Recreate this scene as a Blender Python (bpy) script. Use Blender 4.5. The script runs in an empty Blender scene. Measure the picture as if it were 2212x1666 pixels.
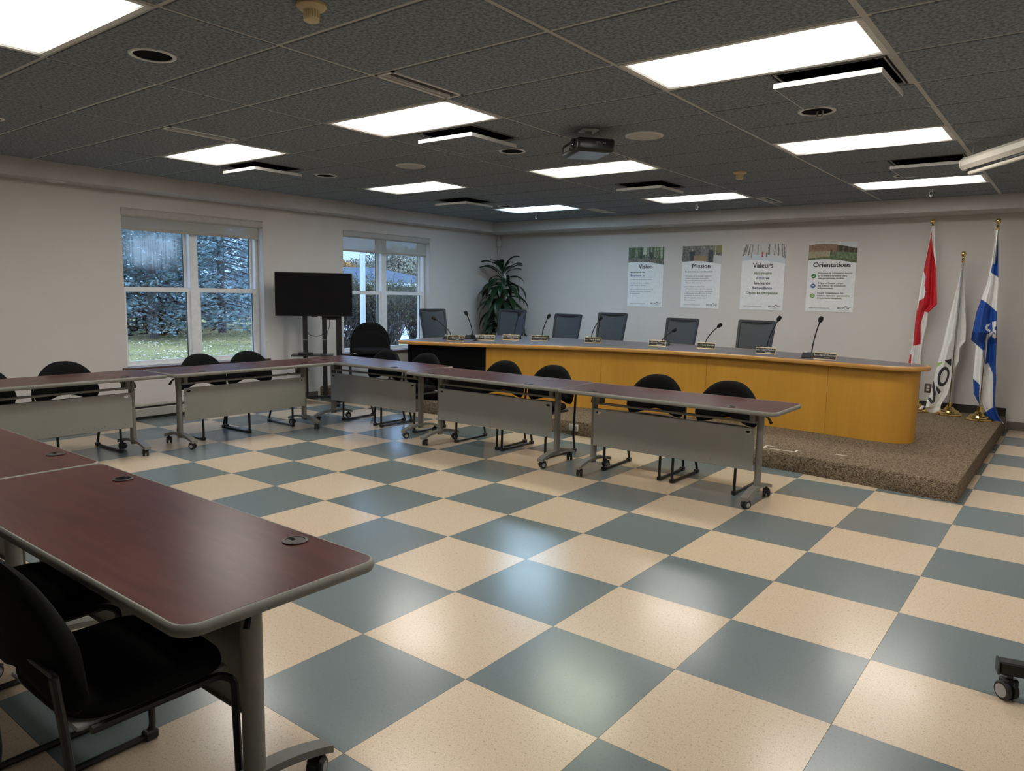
import bpy, bmesh, math, random
from mathutils import Vector, Matrix, noise
scene = bpy.context.scene
COL = scene.collection
R = math.radians
random.seed(7)

# ------------------------------------------------------------------ camera
cam_data = bpy.data.cameras.new('camera')
cam = bpy.data.objects.new('camera', cam_data)
COL.objects.link(cam)
cam_data.sensor_width = 36.0
cam_data.lens = 36.0 * 1584.58 / 2212.0
cam_data.clip_start = 0.05
cam_data.clip_end = 400
YAW, PITCH, ROLL = -0.657907, -0.124821, 0.017990
_f = Vector((math.sin(YAW)*math.cos(PITCH), math.cos(YAW)*math.cos(PITCH), math.sin(PITCH)))
_r = Vector((math.cos(YAW), -math.sin(YAW), 0))
_u = _r.cross(_f)
_r2 = _r*math.cos(ROLL) + _u*math.sin(ROLL)
_u2 = -_r*math.sin(ROLL) + _u*math.cos(ROLL)
CAM = Vector((2.4143, -2.0687, 1.5214))
cam.matrix_world = Matrix(((_r2.x, _u2.x, -_f.x, CAM.x), (_r2.y, _u2.y, -_f.y, CAM.y), (_r2.z, _u2.z, -_f.z, CAM.z), (0, 0, 0, 1)))
scene.camera = cam

# ------------------------------------------------------------------ sky and exposure
vs = scene.view_settings
vs.view_transform = 'Standard'
vs.look = 'None'
vs.gamma = 1.0
vs.use_curve_mapping = False
vs.exposure = 1.48
SKY_STRENGTH = 2.0
LAMP_STRENGTH = 6.3
world = bpy.data.worlds.new('overcast_sky')
scene.world = world
world.use_nodes = True
wn = world.node_tree.nodes
wl = world.node_tree.links
bg = wn['Background']
tc = wn.new('ShaderNodeTexCoord')
sep = wn.new('ShaderNodeSeparateXYZ')
ramp = wn.new('ShaderNodeValToRGB')
wl.new(tc.outputs['Generated'], sep.inputs[0])
wl.new(sep.outputs['Z'], ramp.inputs[0])
ramp.color_ramp.elements[0].position = 0.0
ramp.color_ramp.elements[0].color = (0.125, 0.205, 0.325, 1)     # overcast: the zenith is about three times brighter than the horizon
ramp.color_ramp.elements[1].position = 1.0
ramp.color_ramp.elements[1].color = (0.46, 0.66, 0.98, 1)
wl.new(ramp.outputs[0], bg.inputs['Color'])
bg.inputs['Strength'].default_value = SKY_STRENGTH

# ------------------------------------------------------------------ mesh helpers
class MB:
    """collects geometry that becomes one mesh object"""
    def __init__(s):
        s.v = []; s.f = []; s.m = []; s.mi = 0
    def add(s, vs_, fs):
        o = len(s.v)
        s.v += [tuple(p) for p in vs_]
        for f in fs:
            s.f.append(tuple(i + o for i in f)); s.m.append(s.mi)
        return s
    def box(s, x0, x1, y0, y1, z0, z1):
        return s.add([(x0,y0,z0),(x1,y0,z0),(x1,y1,z0),(x0,y1,z0),(x0,y0,z1),(x1,y0,z1),(x1,y1,z1),(x0,y1,z1)],
                     [(0,3,2,1),(4,5,6,7),(0,1,5,4),(1,2,6,5),(2,3,7,6),(3,0,4,7)])
    def rbox(s, x0, x1, y0, y1, z0, z1, b=0.01, seg=2, mtx=None):
        bm = bmesh.new()
        bmesh.ops.create_cube(bm, size=1.0)
        for v in bm.verts:
            v.co = Vector((x0 + (v.co.x+.5)*(x1-x0), y0 + (v.co.y+.5)*(y1-y0), z0 + (v.co.z+.5)*(z1-z0)))
        bmesh.ops.bevel(bm, geom=list(bm.edges), offset=b, segments=seg, affect='EDGES', profile=0.5)
        if mtx: bmesh.ops.transform(bm, matrix=mtx, verts=bm.verts)
        bm.verts.index_update()
        s.add([v.co[:] for v in bm.verts], [[v.index for v in f.verts] for f in bm.faces])
        bm.free(); return s
    def tube(s, path, r, n=8, closed=False, caps=True, sy=1.0):
        P = [Vector(p) for p in path]; m = len(P); rr = r if isinstance(r, (list, tuple)) else [r]*m
        T = []
        for i in range(m):
            a = P[i-1] if (i > 0 or closed) else P[i]
            b = P[(i+1) % m] if (i < m-1 or closed) else P[i]
            T.append((b-a).normalized())
        up = Vector((0,0,1)) if abs(T[0].z) < 0.9 else Vector((1,0,0))
        N = (up - T[0]*up.dot(T[0])).normalized()
        vv = []
        for i in range(m):
            N = (N - T[i]*N.dot(T[i]))
            if N.length < 1e-6: N = T[i].orthogonal()
            N.normalize(); B = T[i].cross(N)
            for k in range(n):
                a = 2*math.pi*k/n
                vv.append(P[i] + (N*math.cos(a) + B*math.sin(a)*sy)*rr[i])
        ff = []
        for i in range(m if closed else m-1):
            for k in range(n):
                j = (i+1) % m
                ff.append((i*n+k, i*n+(k+1) % n, j*n+(k+1) % n, j*n+k))
        if caps and not closed:
            ff.append(tuple(range(n-1, -1, -1))); ff.append(tuple((m-1)*n+k for k in range(n)))
        return s.add(vv, ff)
    def cyl(s, p0, p1, r, n=16, r1=None):
        return s.tube([p0, p1], [r, r if r1 is None else r1], n)
    def lathe(s, prof, c=(0,0,0), n=20, axis='z'):
        vv = []
        for r_, z_ in prof:
            for k in range(n):
                a = 2*math.pi*k/n
                p = (r_*math.cos(a), r_*math.sin(a), z_)
                if axis == 'x': p = (p[2], p[0], p[1])
                if axis == 'y': p = (p[0], p[2], p[1])
                vv.append((p[0]+c[0], p[1]+c[1], p[2]+c[2]))
        m = len(prof)
        ff = [(i*n+k, i*n+(k+1) % n, (i+1)*n+(k+1) % n, (i+1)*n+k) for i in range(m-1) for k in range(n)]
        if prof[0][0] > 1e-5: ff.append(tuple(range(n-1, -1, -1)))
        if prof[-1][0] > 1e-5: ff.append(tuple((m-1)*n+k for k in range(n)))
        return s.add(vv, ff)
    def prism(s, poly, z0, z1):
        n = len(poly)
        vv = [(x,y,z0) for x,y in poly] + [(x,y,z1) for x,y in poly]
        ff = [tuple(range(n-1,-1,-1)), tuple(range(n,2*n))] + [(i,(i+1)%n,n+(i+1)%n,n+i) for i in range(n)]
        return s.add(vv, ff)
    def xf(s, mtx, start=0):
        for i in range(start, len(s.v)):
            s.v[i] = tuple(mtx @ Vector(s.v[i]))
        return s
    def mesh(s, name, smooth=35):
        me = bpy.data.meshes.new(name)
        me.from_pydata(s.v, [], s.f)
        if any(s.m): me.polygons.foreach_set('material_index', s.m)
        if smooth:
            me.polygons.foreach_set('use_smooth', [True]*len(s.f))
            me.set_sharp_from_angle(angle=R(smooth))
        me.update()
        return me
    def build(s, name, mats, parent=None, smooth=35, loc=None, rot=None):
        return place(name, s.mesh(name, smooth), mats, parent, loc, rot)

def place(name, me, mats, parent=None, loc=None, rot=None):
    if mats is not None and not me.materials:
        for m in (mats if isinstance(mats, (list, tuple)) else [mats]): me.materials.append(m)
    o = bpy.data.objects.new(name, me); COL.objects.link(o)
    o.parent = parent
    if loc is not None: o.location = loc
    if rot is not None: o.rotation_euler = rot
    return o
def tag(o, label, cat=None, group=None, kind=None):
    if label: o['label'] = label
    if cat: o['category'] = cat
    if group: o['group'] = group
    if kind: o['kind'] = kind
    return o
def empty(name, loc=(0,0,0), rz=0, label=None, cat=None, group=None, kind=None):
    o = bpy.data.objects.new(name, None); COL.objects.link(o)
    o.location = loc; o.rotation_euler = (0,0,rz); o.empty_display_size = 0.1
    return tag(o, label, cat, group, kind)
CH = {}
def copy_tree(o, parent=None):
    c = o.copy(); COL.objects.link(c); c.parent = parent
    for ch in list(o.children): copy_tree(ch, c)
    return c
def rrect(x0, x1, y0, y1, r, n=6):
    pts = []
    for cx, cy, a0 in ((x1-r,y1-r,0),(x0+r,y1-r,90),(x0+r,y0+r,180),(x1-r,y0+r,270)):
        for k in range(n+1):
            a = R(a0 + 90*k/n); pts.append((cx+r*math.cos(a), cy+r*math.sin(a)))
    return pts
def rect_hole(mb, x0, x1, y0, y1, z0, z1, cx, cy, hx, hy, n=32):
    """slab x0..x1, y0..y1, z0..z1 with an elliptical hole"""
    inn, out = [], []
    cs = [math.atan2(b-cy, a-cx) % (2*math.pi) for a in (x0,x1) for b in (y0,y1)]
    angs = sorted(set([2*math.pi*k/n for k in range(n)] + cs))
    for a in angs:
        c, s_ = math.cos(a), math.sin(a)
        inn.append((cx+hx*c, cy+hy*s_))
        t = min([((x1-cx)/c if c > 0 else (x0-cx)/c) if abs(c) > 1e-9 else 1e9, ((y1-cy)/s_ if s_ > 0 else (y0-cy)/s_) if abs(s_) > 1e-9 else 1e9])
        out.append((cx+t*c, cy+t*s_))
    m = len(angs)
    vv = [(x,y,z0) for x,y in inn] + [(x,y,z0) for x,y in out] + [(x,y,z1) for x,y in inn] + [(x,y,z1) for x,y in out]
    ff = []
    for i in range(m):
        j = (i+1) % m
        ff += [(i, j, m+j, m+i), (2*m+i, 3*m+i, 3*m+j, 2*m+j), (i, 2*m+i, 2*m+j, j), (m+i, m+j, 3*m+j, 3*m+i)]
    return mb.add(vv, ff)

# ------------------------------------------------------------------ materials
def new_mat(name):
    m = bpy.data.materials.new(name); m.use_nodes = True
    return m, m.node_tree.nodes, m.node_tree.links, m.node_tree.nodes['Principled BSDF']
def c4(c): return (c[0], c[1], c[2], 1)
def plain(name, col, rough=0.6, metal=0.0, col2=None, scale=20, bump=0.0, bscale=None, detail=3, coords='Object', stretch=None, spec=0.5, lo=0.35, hi=0.65):
    """principled material: noise between two colours, optional bump"""
    m, n, l, p = new_mat(name)
    p.inputs['Roughness'].default_value = rough
    p.inputs['Metallic'].default_value = metal
    p.inputs['Specular IOR Level'].default_value = spec
    t = n.new('ShaderNodeTexCoord'); mp = n.new('ShaderNodeMapping')
    l.new(t.outputs[coords], mp.inputs['Vector'])
    if stretch: mp.inputs['Scale'].default_value = stretch
    nz = n.new('ShaderNodeTexNoise'); nz.inputs['Scale'].default_value = scale; nz.inputs['Detail'].default_value = detail
    l.new(mp.outputs[0], nz.inputs['Vector'])
    cr = n.new('ShaderNodeValToRGB')
    cr.color_ramp.elements[0].position = lo; cr.color_ramp.elements[1].position = hi
    cr.color_ramp.elements[0].color = c4(col2 if col2 else tuple(x*0.93 for x in col)); cr.color_ramp.elements[1].color = c4(col)
    l.new(nz.outputs['Fac'], cr.inputs[0]); l.new(cr.outputs[0], p.inputs['Base Color'])
    if bump:
        b = n.new('ShaderNodeBump'); b.inputs['Strength'].default_value = bump; b.inputs['Distance'].default_value = 0.004
        if bscale:
            nb = n.new('ShaderNodeTexNoise'); nb.inputs['Scale'].default_value = bscale; nb.inputs['Detail'].default_value = 2
            l.new(mp.outputs[0], nb.inputs['Vector']); l.new(nb.outputs['Fac'], b.inputs['Height'])
        else: l.new(nz.outputs['Fac'], b.inputs['Height'])
        l.new(b.outputs[0], p.inputs['Normal'])
    return m
def emitter(name, col, strength, prof=True):
    """lit lens of a fluorescent troffer: two tube bands along the long side, fading at the ends"""
    m, n, l, p = new_mat(name)
    p.inputs['Base Color'].default_value = (0.8,0.8,0.78,1)
    p.inputs['Roughness'].default_value = 0.35
    p.inputs['Emission Color'].default_value = c4(col)
    t = n.new('ShaderNodeTexCoord'); s_ = n.new('ShaderNodeSeparateXYZ'); l.new(t.outputs['Object'], s_.inputs[0])
    def mth(op, a, b=None, c=None):
        q = n.new('ShaderNodeMath'); q.operation = op
        for i, v in enumerate((a, b, c)):
            if v is None: continue
            if isinstance(v, (int, float)): q.inputs[i].default_value = v
            else: l.new(v, q.inputs[i])
        return q.outputs[0]
    ay = mth('ABSOLUTE', s_.outputs['Y']); ax = mth('ABSOLUTE', s_.outputs['X'])
    d = mth('SUBTRACT', ay, 0.12)
    g = mth('POWER', 2.718, mth('MULTIPLY', mth('MULTIPLY', d, d), -40.0))
    ex = mth('MINIMUM', mth('MAXIMUM', mth('MULTIPLY', mth('SUBTRACT', 0.575, ax), 7.0), 0.0), 1.0)
    ey = mth('MINIMUM', mth('MAXIMUM', mth('MULTIPLY', mth('SUBTRACT', 0.272, ay), 11.0), 0.0), 1.0)
    ed = mth('MULTIPLY', mth('MULTIPLY', ex, ex), ey)
    st = mth('MULTIPLY', mth('MULTIPLY_ADD', mth('MULTIPLY', ed, mth('MULTIPLY_ADD', g, 0.6, 0.5)), 0.95, 0.045), strength)
    l.new(st, p.inputs['Emission Strength'])
    return m
M = {}
M['wall'] = plain('painted_plaster', (0.61,0.575,0.545), 0.85, col2=(0.595,0.56,0.53), scale=3, bump=0.06, bscale=220)
M['soffit'] = plain('painted_soffit', (0.55,0.525,0.50), 0.8, scale=4)
M['ceil_tile'] = plain('charcoal_fissured_tile', (0.262,0.292,0.325), 0.95, col2=(0.130,0.146,0.164), scale=55, detail=6, bump=0.9, bscale=70, coords='Object', lo=0.38, hi=0.6)
M['grid'] = plain('grid_bar_paint', (0.50,0.49,0.46), 0.5)
M['plenum'] = plain('plenum_black', (0.006,0.006,0.007), 0.9, spec=0.05)
M['white_metal'] = plain('white_enamel', (0.72,0.71,0.68), 0.4)
M['white_vinyl'] = plain('white_vinyl', (0.82,0.83,0.85), 0.35)
M['black_hole'] = plain('downlight_black', (0.004,0.004,0.005), 0.8, spec=0.05)
M['beige_plastic'] = plain('aged_plastic', (0.66,0.52,0.28), 0.45)
M['outlet'] = plain('outlet_white', (0.62,0.60,0.55), 0.4)
M['outlet_brown'] = plain('outlet_brown', (0.10,0.07,0.05), 0.4)
M['speaker'] = plain('speaker_grille', (0.52,0.50,0.47), 0.6, scale=400)
M['baseboard'] = plain('brown_base', (0.14,0.115,0.095), 0.5)
M['dark_base'] = plain('dark_carpet_base', (0.028,0.024,0.020), 0.9, scale=90)
M['heater'] = plain('heater_enamel', (0.46,0.44,0.38), 0.4)
M['heater_dark'] = plain('heater_slot', (0.035,0.03,0.026), 0.6)
M['sill'] = plain('mahogany_sill', (0.085,0.040,0.034), 0.35, scale=12, stretch=(8,1,8))
M['fabric'] = plain('black_upholstery', (0.0095,0.0095,0.010), 0.95, col2=(0.006,0.006,0.0065), scale=300, bump=0.3, bscale=500, spec=0.15)
M['black_metal'] = plain('black_steel', (0.008,0.008,0.009), 0.42)
M['shell'] = plain('grey_seat_shell', (0.30,0.30,0.29), 0.5)
M['table_edge'] = plain('grey_edge_moulding', (0.195,0.189,0.162), 0.5)
M['table_metal'] = plain('grey_table_steel', (0.205,0.197,0.172), 0.48)
M['panel_metal'] = plain('grey_modesty_panel', (0.29,0.283,0.258), 0.42, scale=2)
M['wheel'] = plain('caster_black', (0.014,0.014,0.015), 0.5)
M['hub'] = plain('caster_hub', (0.40,0.395,0.375), 0.45)
M['grommet'] = plain('grommet_bronze', (0.055,0.047,0.044), 0.4, spec=0.25)
M['brass'] = plain('polished_brass', (0.80,0.58,0.22), 0.13, metal=1.0, scale=30)
M['chrome'] = plain('chrome_pole', (0.70,0.68,0.62), 0.16, metal=1.0)
M['screen'] = plain('tv_screen', (0.006,0.006,0.008), 0.12)
M['tv_plastic'] = plain('tv_plastic', (0.012,0.012,0.013), 0.35)
M['desk_top'] = plain('charcoal_laminate', (0.115,0.105,0.118), 0.42, col2=(0.085,0.078,0.090), scale=60)
M['desk_black'] = plain('black_panel_cloth', (0.005,0.005,0.0055), 0.95, spec=0.08)
M['mesh_fabric'] = plain('grey_mesh_fabric', (0.034,0.038,0.043), 0.5, scale=500, bump=0.3)
M['chair_frame'] = plain('dark_chair_frame', (0.016,0.017,0.019), 0.45)
M['mic'] = plain('microphone_black', (0.014,0.014,0.015), 0.5)
M['foam'] = plain('foam_windscreen', (0.010,0.010,0.010), 0.95, bump=0.5, bscale=900)
M['plate_black'] = plain('name_plate_black', (0.020,0.014,0.010), 0.35)
M['plate_gold'] = plain('name_plate_gold', (0.75,0.60,0.36), 0.30, metal=0.4)
M['plate_text'] = plain('plate_text', (0.80,0.78,0.72), 0.5)
M['poster'] = plain('poster_white', (0.80,0.81,0.82), 0.5)
M['ink_dark'] = plain('ink_charcoal', (0.055,0.055,0.065), 0.6)
M['ink_blue'] = plain('ink_blue', (0.075,0.14,0.36), 0.6)
M['ink_green'] = plain('ink_green', (0.20,0.36,0.08), 0.6)
M['ink_grey'] = plain('ink_grey', (0.16,0.17,0.19), 0.6)
M['ink_deepgreen'] = plain('ink_deep_green', (0.035,0.20,0.075), 0.6)
M['ink_white'] = plain('ink_white', (0.75,0.77,0.75), 0.6)
M['leaf'] = plain('dracaena_leaf', (0.016,0.042,0.017), 0.34, col2=(0.007,0.021,0.009), scale=14, stretch=(6,1,1))
M['cane'] = plain('plant_cane', (0.20,0.16,0.11), 0.8, scale=30)
M['stake'] = plain('moss_stake', (0.42,0.44,0.42), 0.8, scale=60)
M['pot'] = plain('plant_pot', (0.10,0.07,0.05), 0.5)
M['flag_red'] = plain('flag_red', (0.50,0.008,0.018), 0.6)
M['flag_white'] = plain('flag_white', (0.74,0.73,0.71), 0.65)
M['flag_blue'] = plain('flag_blue', (0.006,0.055,0.30), 0.55)
M['flag_black'] = plain('flag_black', (0.018,0.016,0.020), 0.6)
M['flag_green'] = plain('flag_green', (0.30,0.48,0.10), 0.6)
M['tape'] = plain('floor_tape', (0.58,0.55,0.50), 0.5)
M['proj_white'] = plain('screen_case', (0.60,0.565,0.48), 0.42)
M['proj_black'] = plain('projector_black', (0.012,0.012,0.013), 0.3)
M['proj_under'] = plain('projector_underside', (0.10,0.115,0.13), 0.18)
M['lens'] = plain('lens_glass', (0.02,0.02,0.03), 0.05)
M['silver'] = plain('silver_plastic', (0.42,0.42,0.42), 0.3, metal=0.6)
M['trunk'] = plain('spruce_bark', (0.19,0.155,0.15), 0.95, col2=(0.09,0.075,0.075), scale=9, stretch=(3,3,0.6), bump=0.6)
M['twig'] = plain('shrub_twig', (0.16,0.125,0.11), 0.9, col2=(0.07,0.056,0.056), scale=6)
M['needle'] = plain('blue_spruce_needles', (0.68,0.79,0.84), 0.8, col2=(0.14,0.19,0.20), scale=3.0, detail=8, lo=0.34, hi=0.56)
M['needle_dark'] = plain('dark_spruce_needles', (0.50,0.62,0.64), 0.85, col2=(0.055,0.085,0.082), scale=2.6, detail=8, lo=0.36, hi=0.66)
M['shrub_leaf'] = plain('shrub_leaf', (0.34,0.33,0.15), 0.8, col2=(0.10,0.11,0.07), scale=2.2, detail=5)
M['autumn'] = plain('autumn_foliage', (0.72,0.42,0.13), 0.9, col2=(0.30,0.20,0.12), scale=0.5, detail=6)
M['haze_foliage'] = plain('bare_birch_foliage', (0.58,0.52,0.40), 0.9, col2=(0.32,0.29,0.25), scale=0.5, detail=6)
M['roof'] = plain('slate_roof', (0.055,0.075,0.105), 0.8, col2=(0.042,0.058,0.085), scale=3)
M['siding'] = plain('pale_siding', (0.42,0.46,0.52), 0.7)
M['brick'] = plain('pale_brick', (0.40,0.38,0.40), 0.9, col2=(0.28,0.26,0.28), scale=14)
M['post_white'] = plain('post_white', (0.72,0.76,0.82), 0.5)
M['dry_leaf'] = plain('fallen_leaf', (0.82,0.72,0.55), 0.9, col2=(0.20,0.12,0.07), scale=0.9, detail=6)
M['dry_grass'] = plain('straw_grass', (0.48,0.38,0.20), 0.9, col2=(0.26,0.24,0.10), scale=4)
M['brown_needles'] = plain('dead_spruce_twigs', (0.12,0.060,0.045), 0.95, col2=(0.04,0.022,0.02), scale=3)

def lawn_mat():
    m, n, l, p = new_mat('lawn')
    t = n.new('ShaderNodeTexCoord')
    a = n.new('ShaderNodeTexNoise'); a.inputs['Scale'].default_value = 0.35; a.inputs['Detail'].default_value = 5
    b = n.new('ShaderNodeTexNoise'); b.inputs['Scale'].default_value = 18; b.inputs['Detail'].default_value = 5
    l.new(t.outputs['Object'], a.inputs['Vector']); l.new(t.outputs['Object'], b.inputs['Vector'])
    r1 = n.new('ShaderNodeValToRGB'); r1.color_ramp.elements[0].position = .35; r1.color_ramp.elements[1].position = .65
    r1.color_ramp.elements[0].color = (0.165,0.165,0.048,1); r1.color_ramp.elements[1].color = (0.37,0.275,0.10,1)
    r2 = n.new('ShaderNodeValToRGB'); r2.color_ramp.elements[0].position = .3; r2.color_ramp.elements[1].position = .7
    r2.color_ramp.elements[0].color = (0.55,0.55,0.55,1); r2.color_ramp.elements[1].color = (1.25,1.25,1.2,1)
    mx = n.new('ShaderNodeMix'); mx.data_type = 'RGBA'; mx.blend_type = 'MULTIPLY'; mx.inputs['Factor'].default_value = 1
    l.new(a.outputs['Fac'], r1.inputs[0]); l.new(b.outputs['Fac'], r2.inputs[0])
    l.new(r1.outputs[0], mx.inputs['A']); l.new(r2.outputs[0], mx.inputs['B']); l.new(mx.outputs['Result'], p.inputs['Base Color'])
    p.inputs['Roughness'].default_value = 0.95
    return m
M['lawn'] = lawn_mat()

def floor_mat(name, base, speck1, speck2, amount):
    """sheet-vinyl composition tile: fine chips, slight tone change per tile, scuffed gloss"""
    m, n, l, p = new_mat(name)
    g = n.new('ShaderNodeNewGeometry'); oi = n.new('ShaderNodeObjectInfo')
    a = n.new('ShaderNodeTexNoise'); a.inputs['Scale'].default_value = 85; a.inputs['Detail'].default_value = 6; a.inputs['Roughness'].default_value = .7
    b = n.new('ShaderNodeTexNoise'); b.inputs['Scale'].default_value = 240; b.inputs['Detail'].default_value = 3
    for q in (a, b): l.new(g.outputs['Position'], q.inputs['Vector'])
    ra = n.new('ShaderNodeValToRGB'); e = ra.color_ramp.elements
    e[0].position = 0.30; e[0].color = c4(speck1); e[1].position = 0.44; e[1].color = c4(base)
    e2 = ra.color_ramp.elements.new(0.66); e2.color = c4(base); e3 = ra.color_ramp.elements.new(0.76); e3.color = c4(speck2)
    l.new(a.outputs['Fac'], ra.inputs[0])
    rb = n.new('ShaderNodeValToRGB'); rb.color_ramp.elements[0].position = .3; rb.color_ramp.elements[1].position = .55
    rb.color_ramp.elements[0].color = (1-amount,)*3 + (1,); rb.color_ramp.elements[1].color = (1,1,1,1)
    l.new(b.outputs['Fac'], rb.inputs[0])
    mx = n.new('ShaderNodeMix'); mx.data_type = 'RGBA'; mx.blend_type = 'MULTIPLY'; mx.inputs['Factor'].default_value = 1
    l.new(ra.outputs[0], mx.inputs['A']); l.new(rb.outputs[0], mx.inputs['B'])
    hv = n.new('ShaderNodeHueSaturation')
    mr = n.new('ShaderNodeMapRange'); mr.inputs['To Min'].default_value = 0.95; mr.inputs['To Max'].default_value = 1.05
    l.new(oi.outputs['Random'], mr.inputs['Value']); l.new(mr.outputs[0], hv.inputs['Value'])
    l.new(mx.outputs['Result'], hv.inputs['Color'])
    l.new(hv.outputs[0], p.inputs['Base Color'])
    w = n.new('ShaderNodeTexNoise'); w.inputs['Scale'].default_value = 2.2; w.inputs['Detail'].default_value = 8; w.inputs['Roughness'].default_value = .65
    l.new(g.outputs['Position'], w.inputs['Vector'])
    rr = n.new('ShaderNodeMapRange'); rr.inputs['From Min'].default_value = .3; rr.inputs['From Max'].default_value = .7
    rr.inputs['To Min'].default_value = 0.205; rr.inputs['To Max'].default_value = 0.262
    l.new(w.outputs['Fac'], rr.inputs['Value']); l.new(rr.outputs[0], p.inputs['Roughness'])
    bp = n.new('ShaderNodeBump'); bp.inputs['Strength'].default_value = 0.10; bp.inputs['Distance'].default_value = 0.003
    wv = n.new('ShaderNodeTexNoise'); wv.inputs['Scale'].default_value = 28; wv.inputs['Detail'].default_value = 4
    l.new(g.outputs['Position'], wv.inputs['Vector']); l.new(wv.outputs['Fac'], bp.inputs['Height']); l.new(bp.outputs[0], p.inputs['Normal'])
    return m
M['tile_beige'] = floor_mat('beige_vinyl_tile', (0.625,0.50,0.365), (0.33,0.245,0.17), (0.72,0.60,0.46), 0.26)
M['tile_blue'] = floor_mat('slate_vinyl_tile', (0.150,0.185,0.190), (0.115,0.145,0.150), (0.19,0.225,0.23), 0.10)

def wood_mat(name, dark, mid, light, scale, axis, rough, gl=0.5):
    m, n, l, p = new_mat(name)
    t = n.new('ShaderNodeTexCoord'); mp = n.new('ShaderNodeMapping'); l.new(t.outputs['Object'], mp.inputs['Vector'])
    st = {'x': (0.12,1,1), 'y': (1,0.12,1), 'z': (1,1,0.10)}[axis]
    mp.inputs['Scale'].default_value = st
    a = n.new('ShaderNodeTexNoise'); a.inputs['Scale'].default_value = scale; a.inputs['Detail'].default_value = 6; a.inputs['Distortion'].default_value = 0.6
    l.new(mp.outputs[0], a.inputs['Vector'])
    b = n.new('ShaderNodeTexNoise'); b.inputs['Scale'].default_value = scale*9; b.inputs['Detail'].default_value = 4
    l.new(mp.outputs[0], b.inputs['Vector'])
    mxf = n.new('ShaderNodeMath'); mxf.operation = 'MULTIPLY_ADD'; mxf.inputs[1].default_value = 0.35
    l.new(b.outputs['Fac'], mxf.inputs[0])
    sc = n.new('ShaderNodeMath'); sc.operation = 'MULTIPLY'; sc.inputs[1].default_value = 0.65; l.new(a.outputs['Fac'], sc.inputs[0]); l.new(sc.outputs[0], mxf.inputs[2])
    r = n.new('ShaderNodeValToRGB'); e = r.color_ramp.elements
    e[0].position = .32; e[0].color = c4(dark); e[1].position = .68; e[1].color = c4(light)
    em = r.color_ramp.elements.new(.5); em.color = c4(mid)
    l.new(mxf.outputs[0], r.inputs[0]); l.new(r.outputs[0], p.inputs['Base Color'])
    p.inputs['Roughness'].default_value = rough; p.inputs['Specular IOR Level'].default_value = gl
    return m
M['table_top'] = wood_mat('mahogany_laminate', (0.036,0.0095,0.0085), (0.066,0.0175,0.0150), (0.108,0.032,0.026), 4.0, 'x', 0.30, 0.17)
M['maple'] = wood_mat('maple_veneer', (0.47,0.225,0.024), (0.53,0.262,0.030), (0.59,0.300,0.040), 2.4, 'z', 0.42)
M['maple_edge'] = wood_mat('maple_edge', (0.42,0.205,0.050), (0.51,0.255,0.066), (0.58,0.31,0.095), 3.0, 'x', 0.30)

def carpet_mat():
    m, n, l, p = new_mat('brown_loop_carpet')
    g = n.new('ShaderNodeNewGeometry')
    a = n.new('ShaderNodeTexVoronoi'); a.inputs['Scale'].default_value = 150
    b = n.new('ShaderNodeTexNoise'); b.inputs['Scale'].default_value = 45; b.inputs['Detail'].default_value = 5
    for q in (a, b): l.new(g.outputs['Position'], q.inputs['Vector'])
    s_ = n.new('ShaderNodeSeparateColor'); l.new(a.outputs['Color'], s_.inputs[0])
    ad = n.new('ShaderNodeMath'); ad.operation = 'ADD'; l.new(s_.outputs[0], ad.inputs[0]); l.new(b.outputs['Fac'], ad.inputs[1])
    r = n.new('ShaderNodeValToRGB'); e = r.color_ramp.elements
    e[0].position = .25; e[0].color = (0.050,0.036,0.024,1); e[1].position = .85; e[1].color = (0.30,0.225,0.155,1)
    em = r.color_ramp.elements.new(.55); em.color = (0.165,0.125,0.085,1)
    hf = n.new('ShaderNodeMath'); hf.operation = 'MULTIPLY'; hf.inputs[1].default_value = 0.58; l.new(ad.outputs[0], hf.inputs[0])
    l.new(hf.outputs[0], r.inputs[0]); l.new(r.outputs[0], p.inputs['Base Color'])
    p.inputs['Roughness'].default_value = 1.0; p.inputs['Specular IOR Level'].default_value = 0.1
    bp = n.new('ShaderNodeBump'); bp.inputs['Strength'].default_value = 0.8; bp.inputs['Distance'].default_value = 0.006
    l.new(a.outputs['Distance'], bp.inputs['Height']); l.new(bp.outputs[0], p.inputs['Normal'])
    return m
M['carpet'] = carpet_mat()

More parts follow.
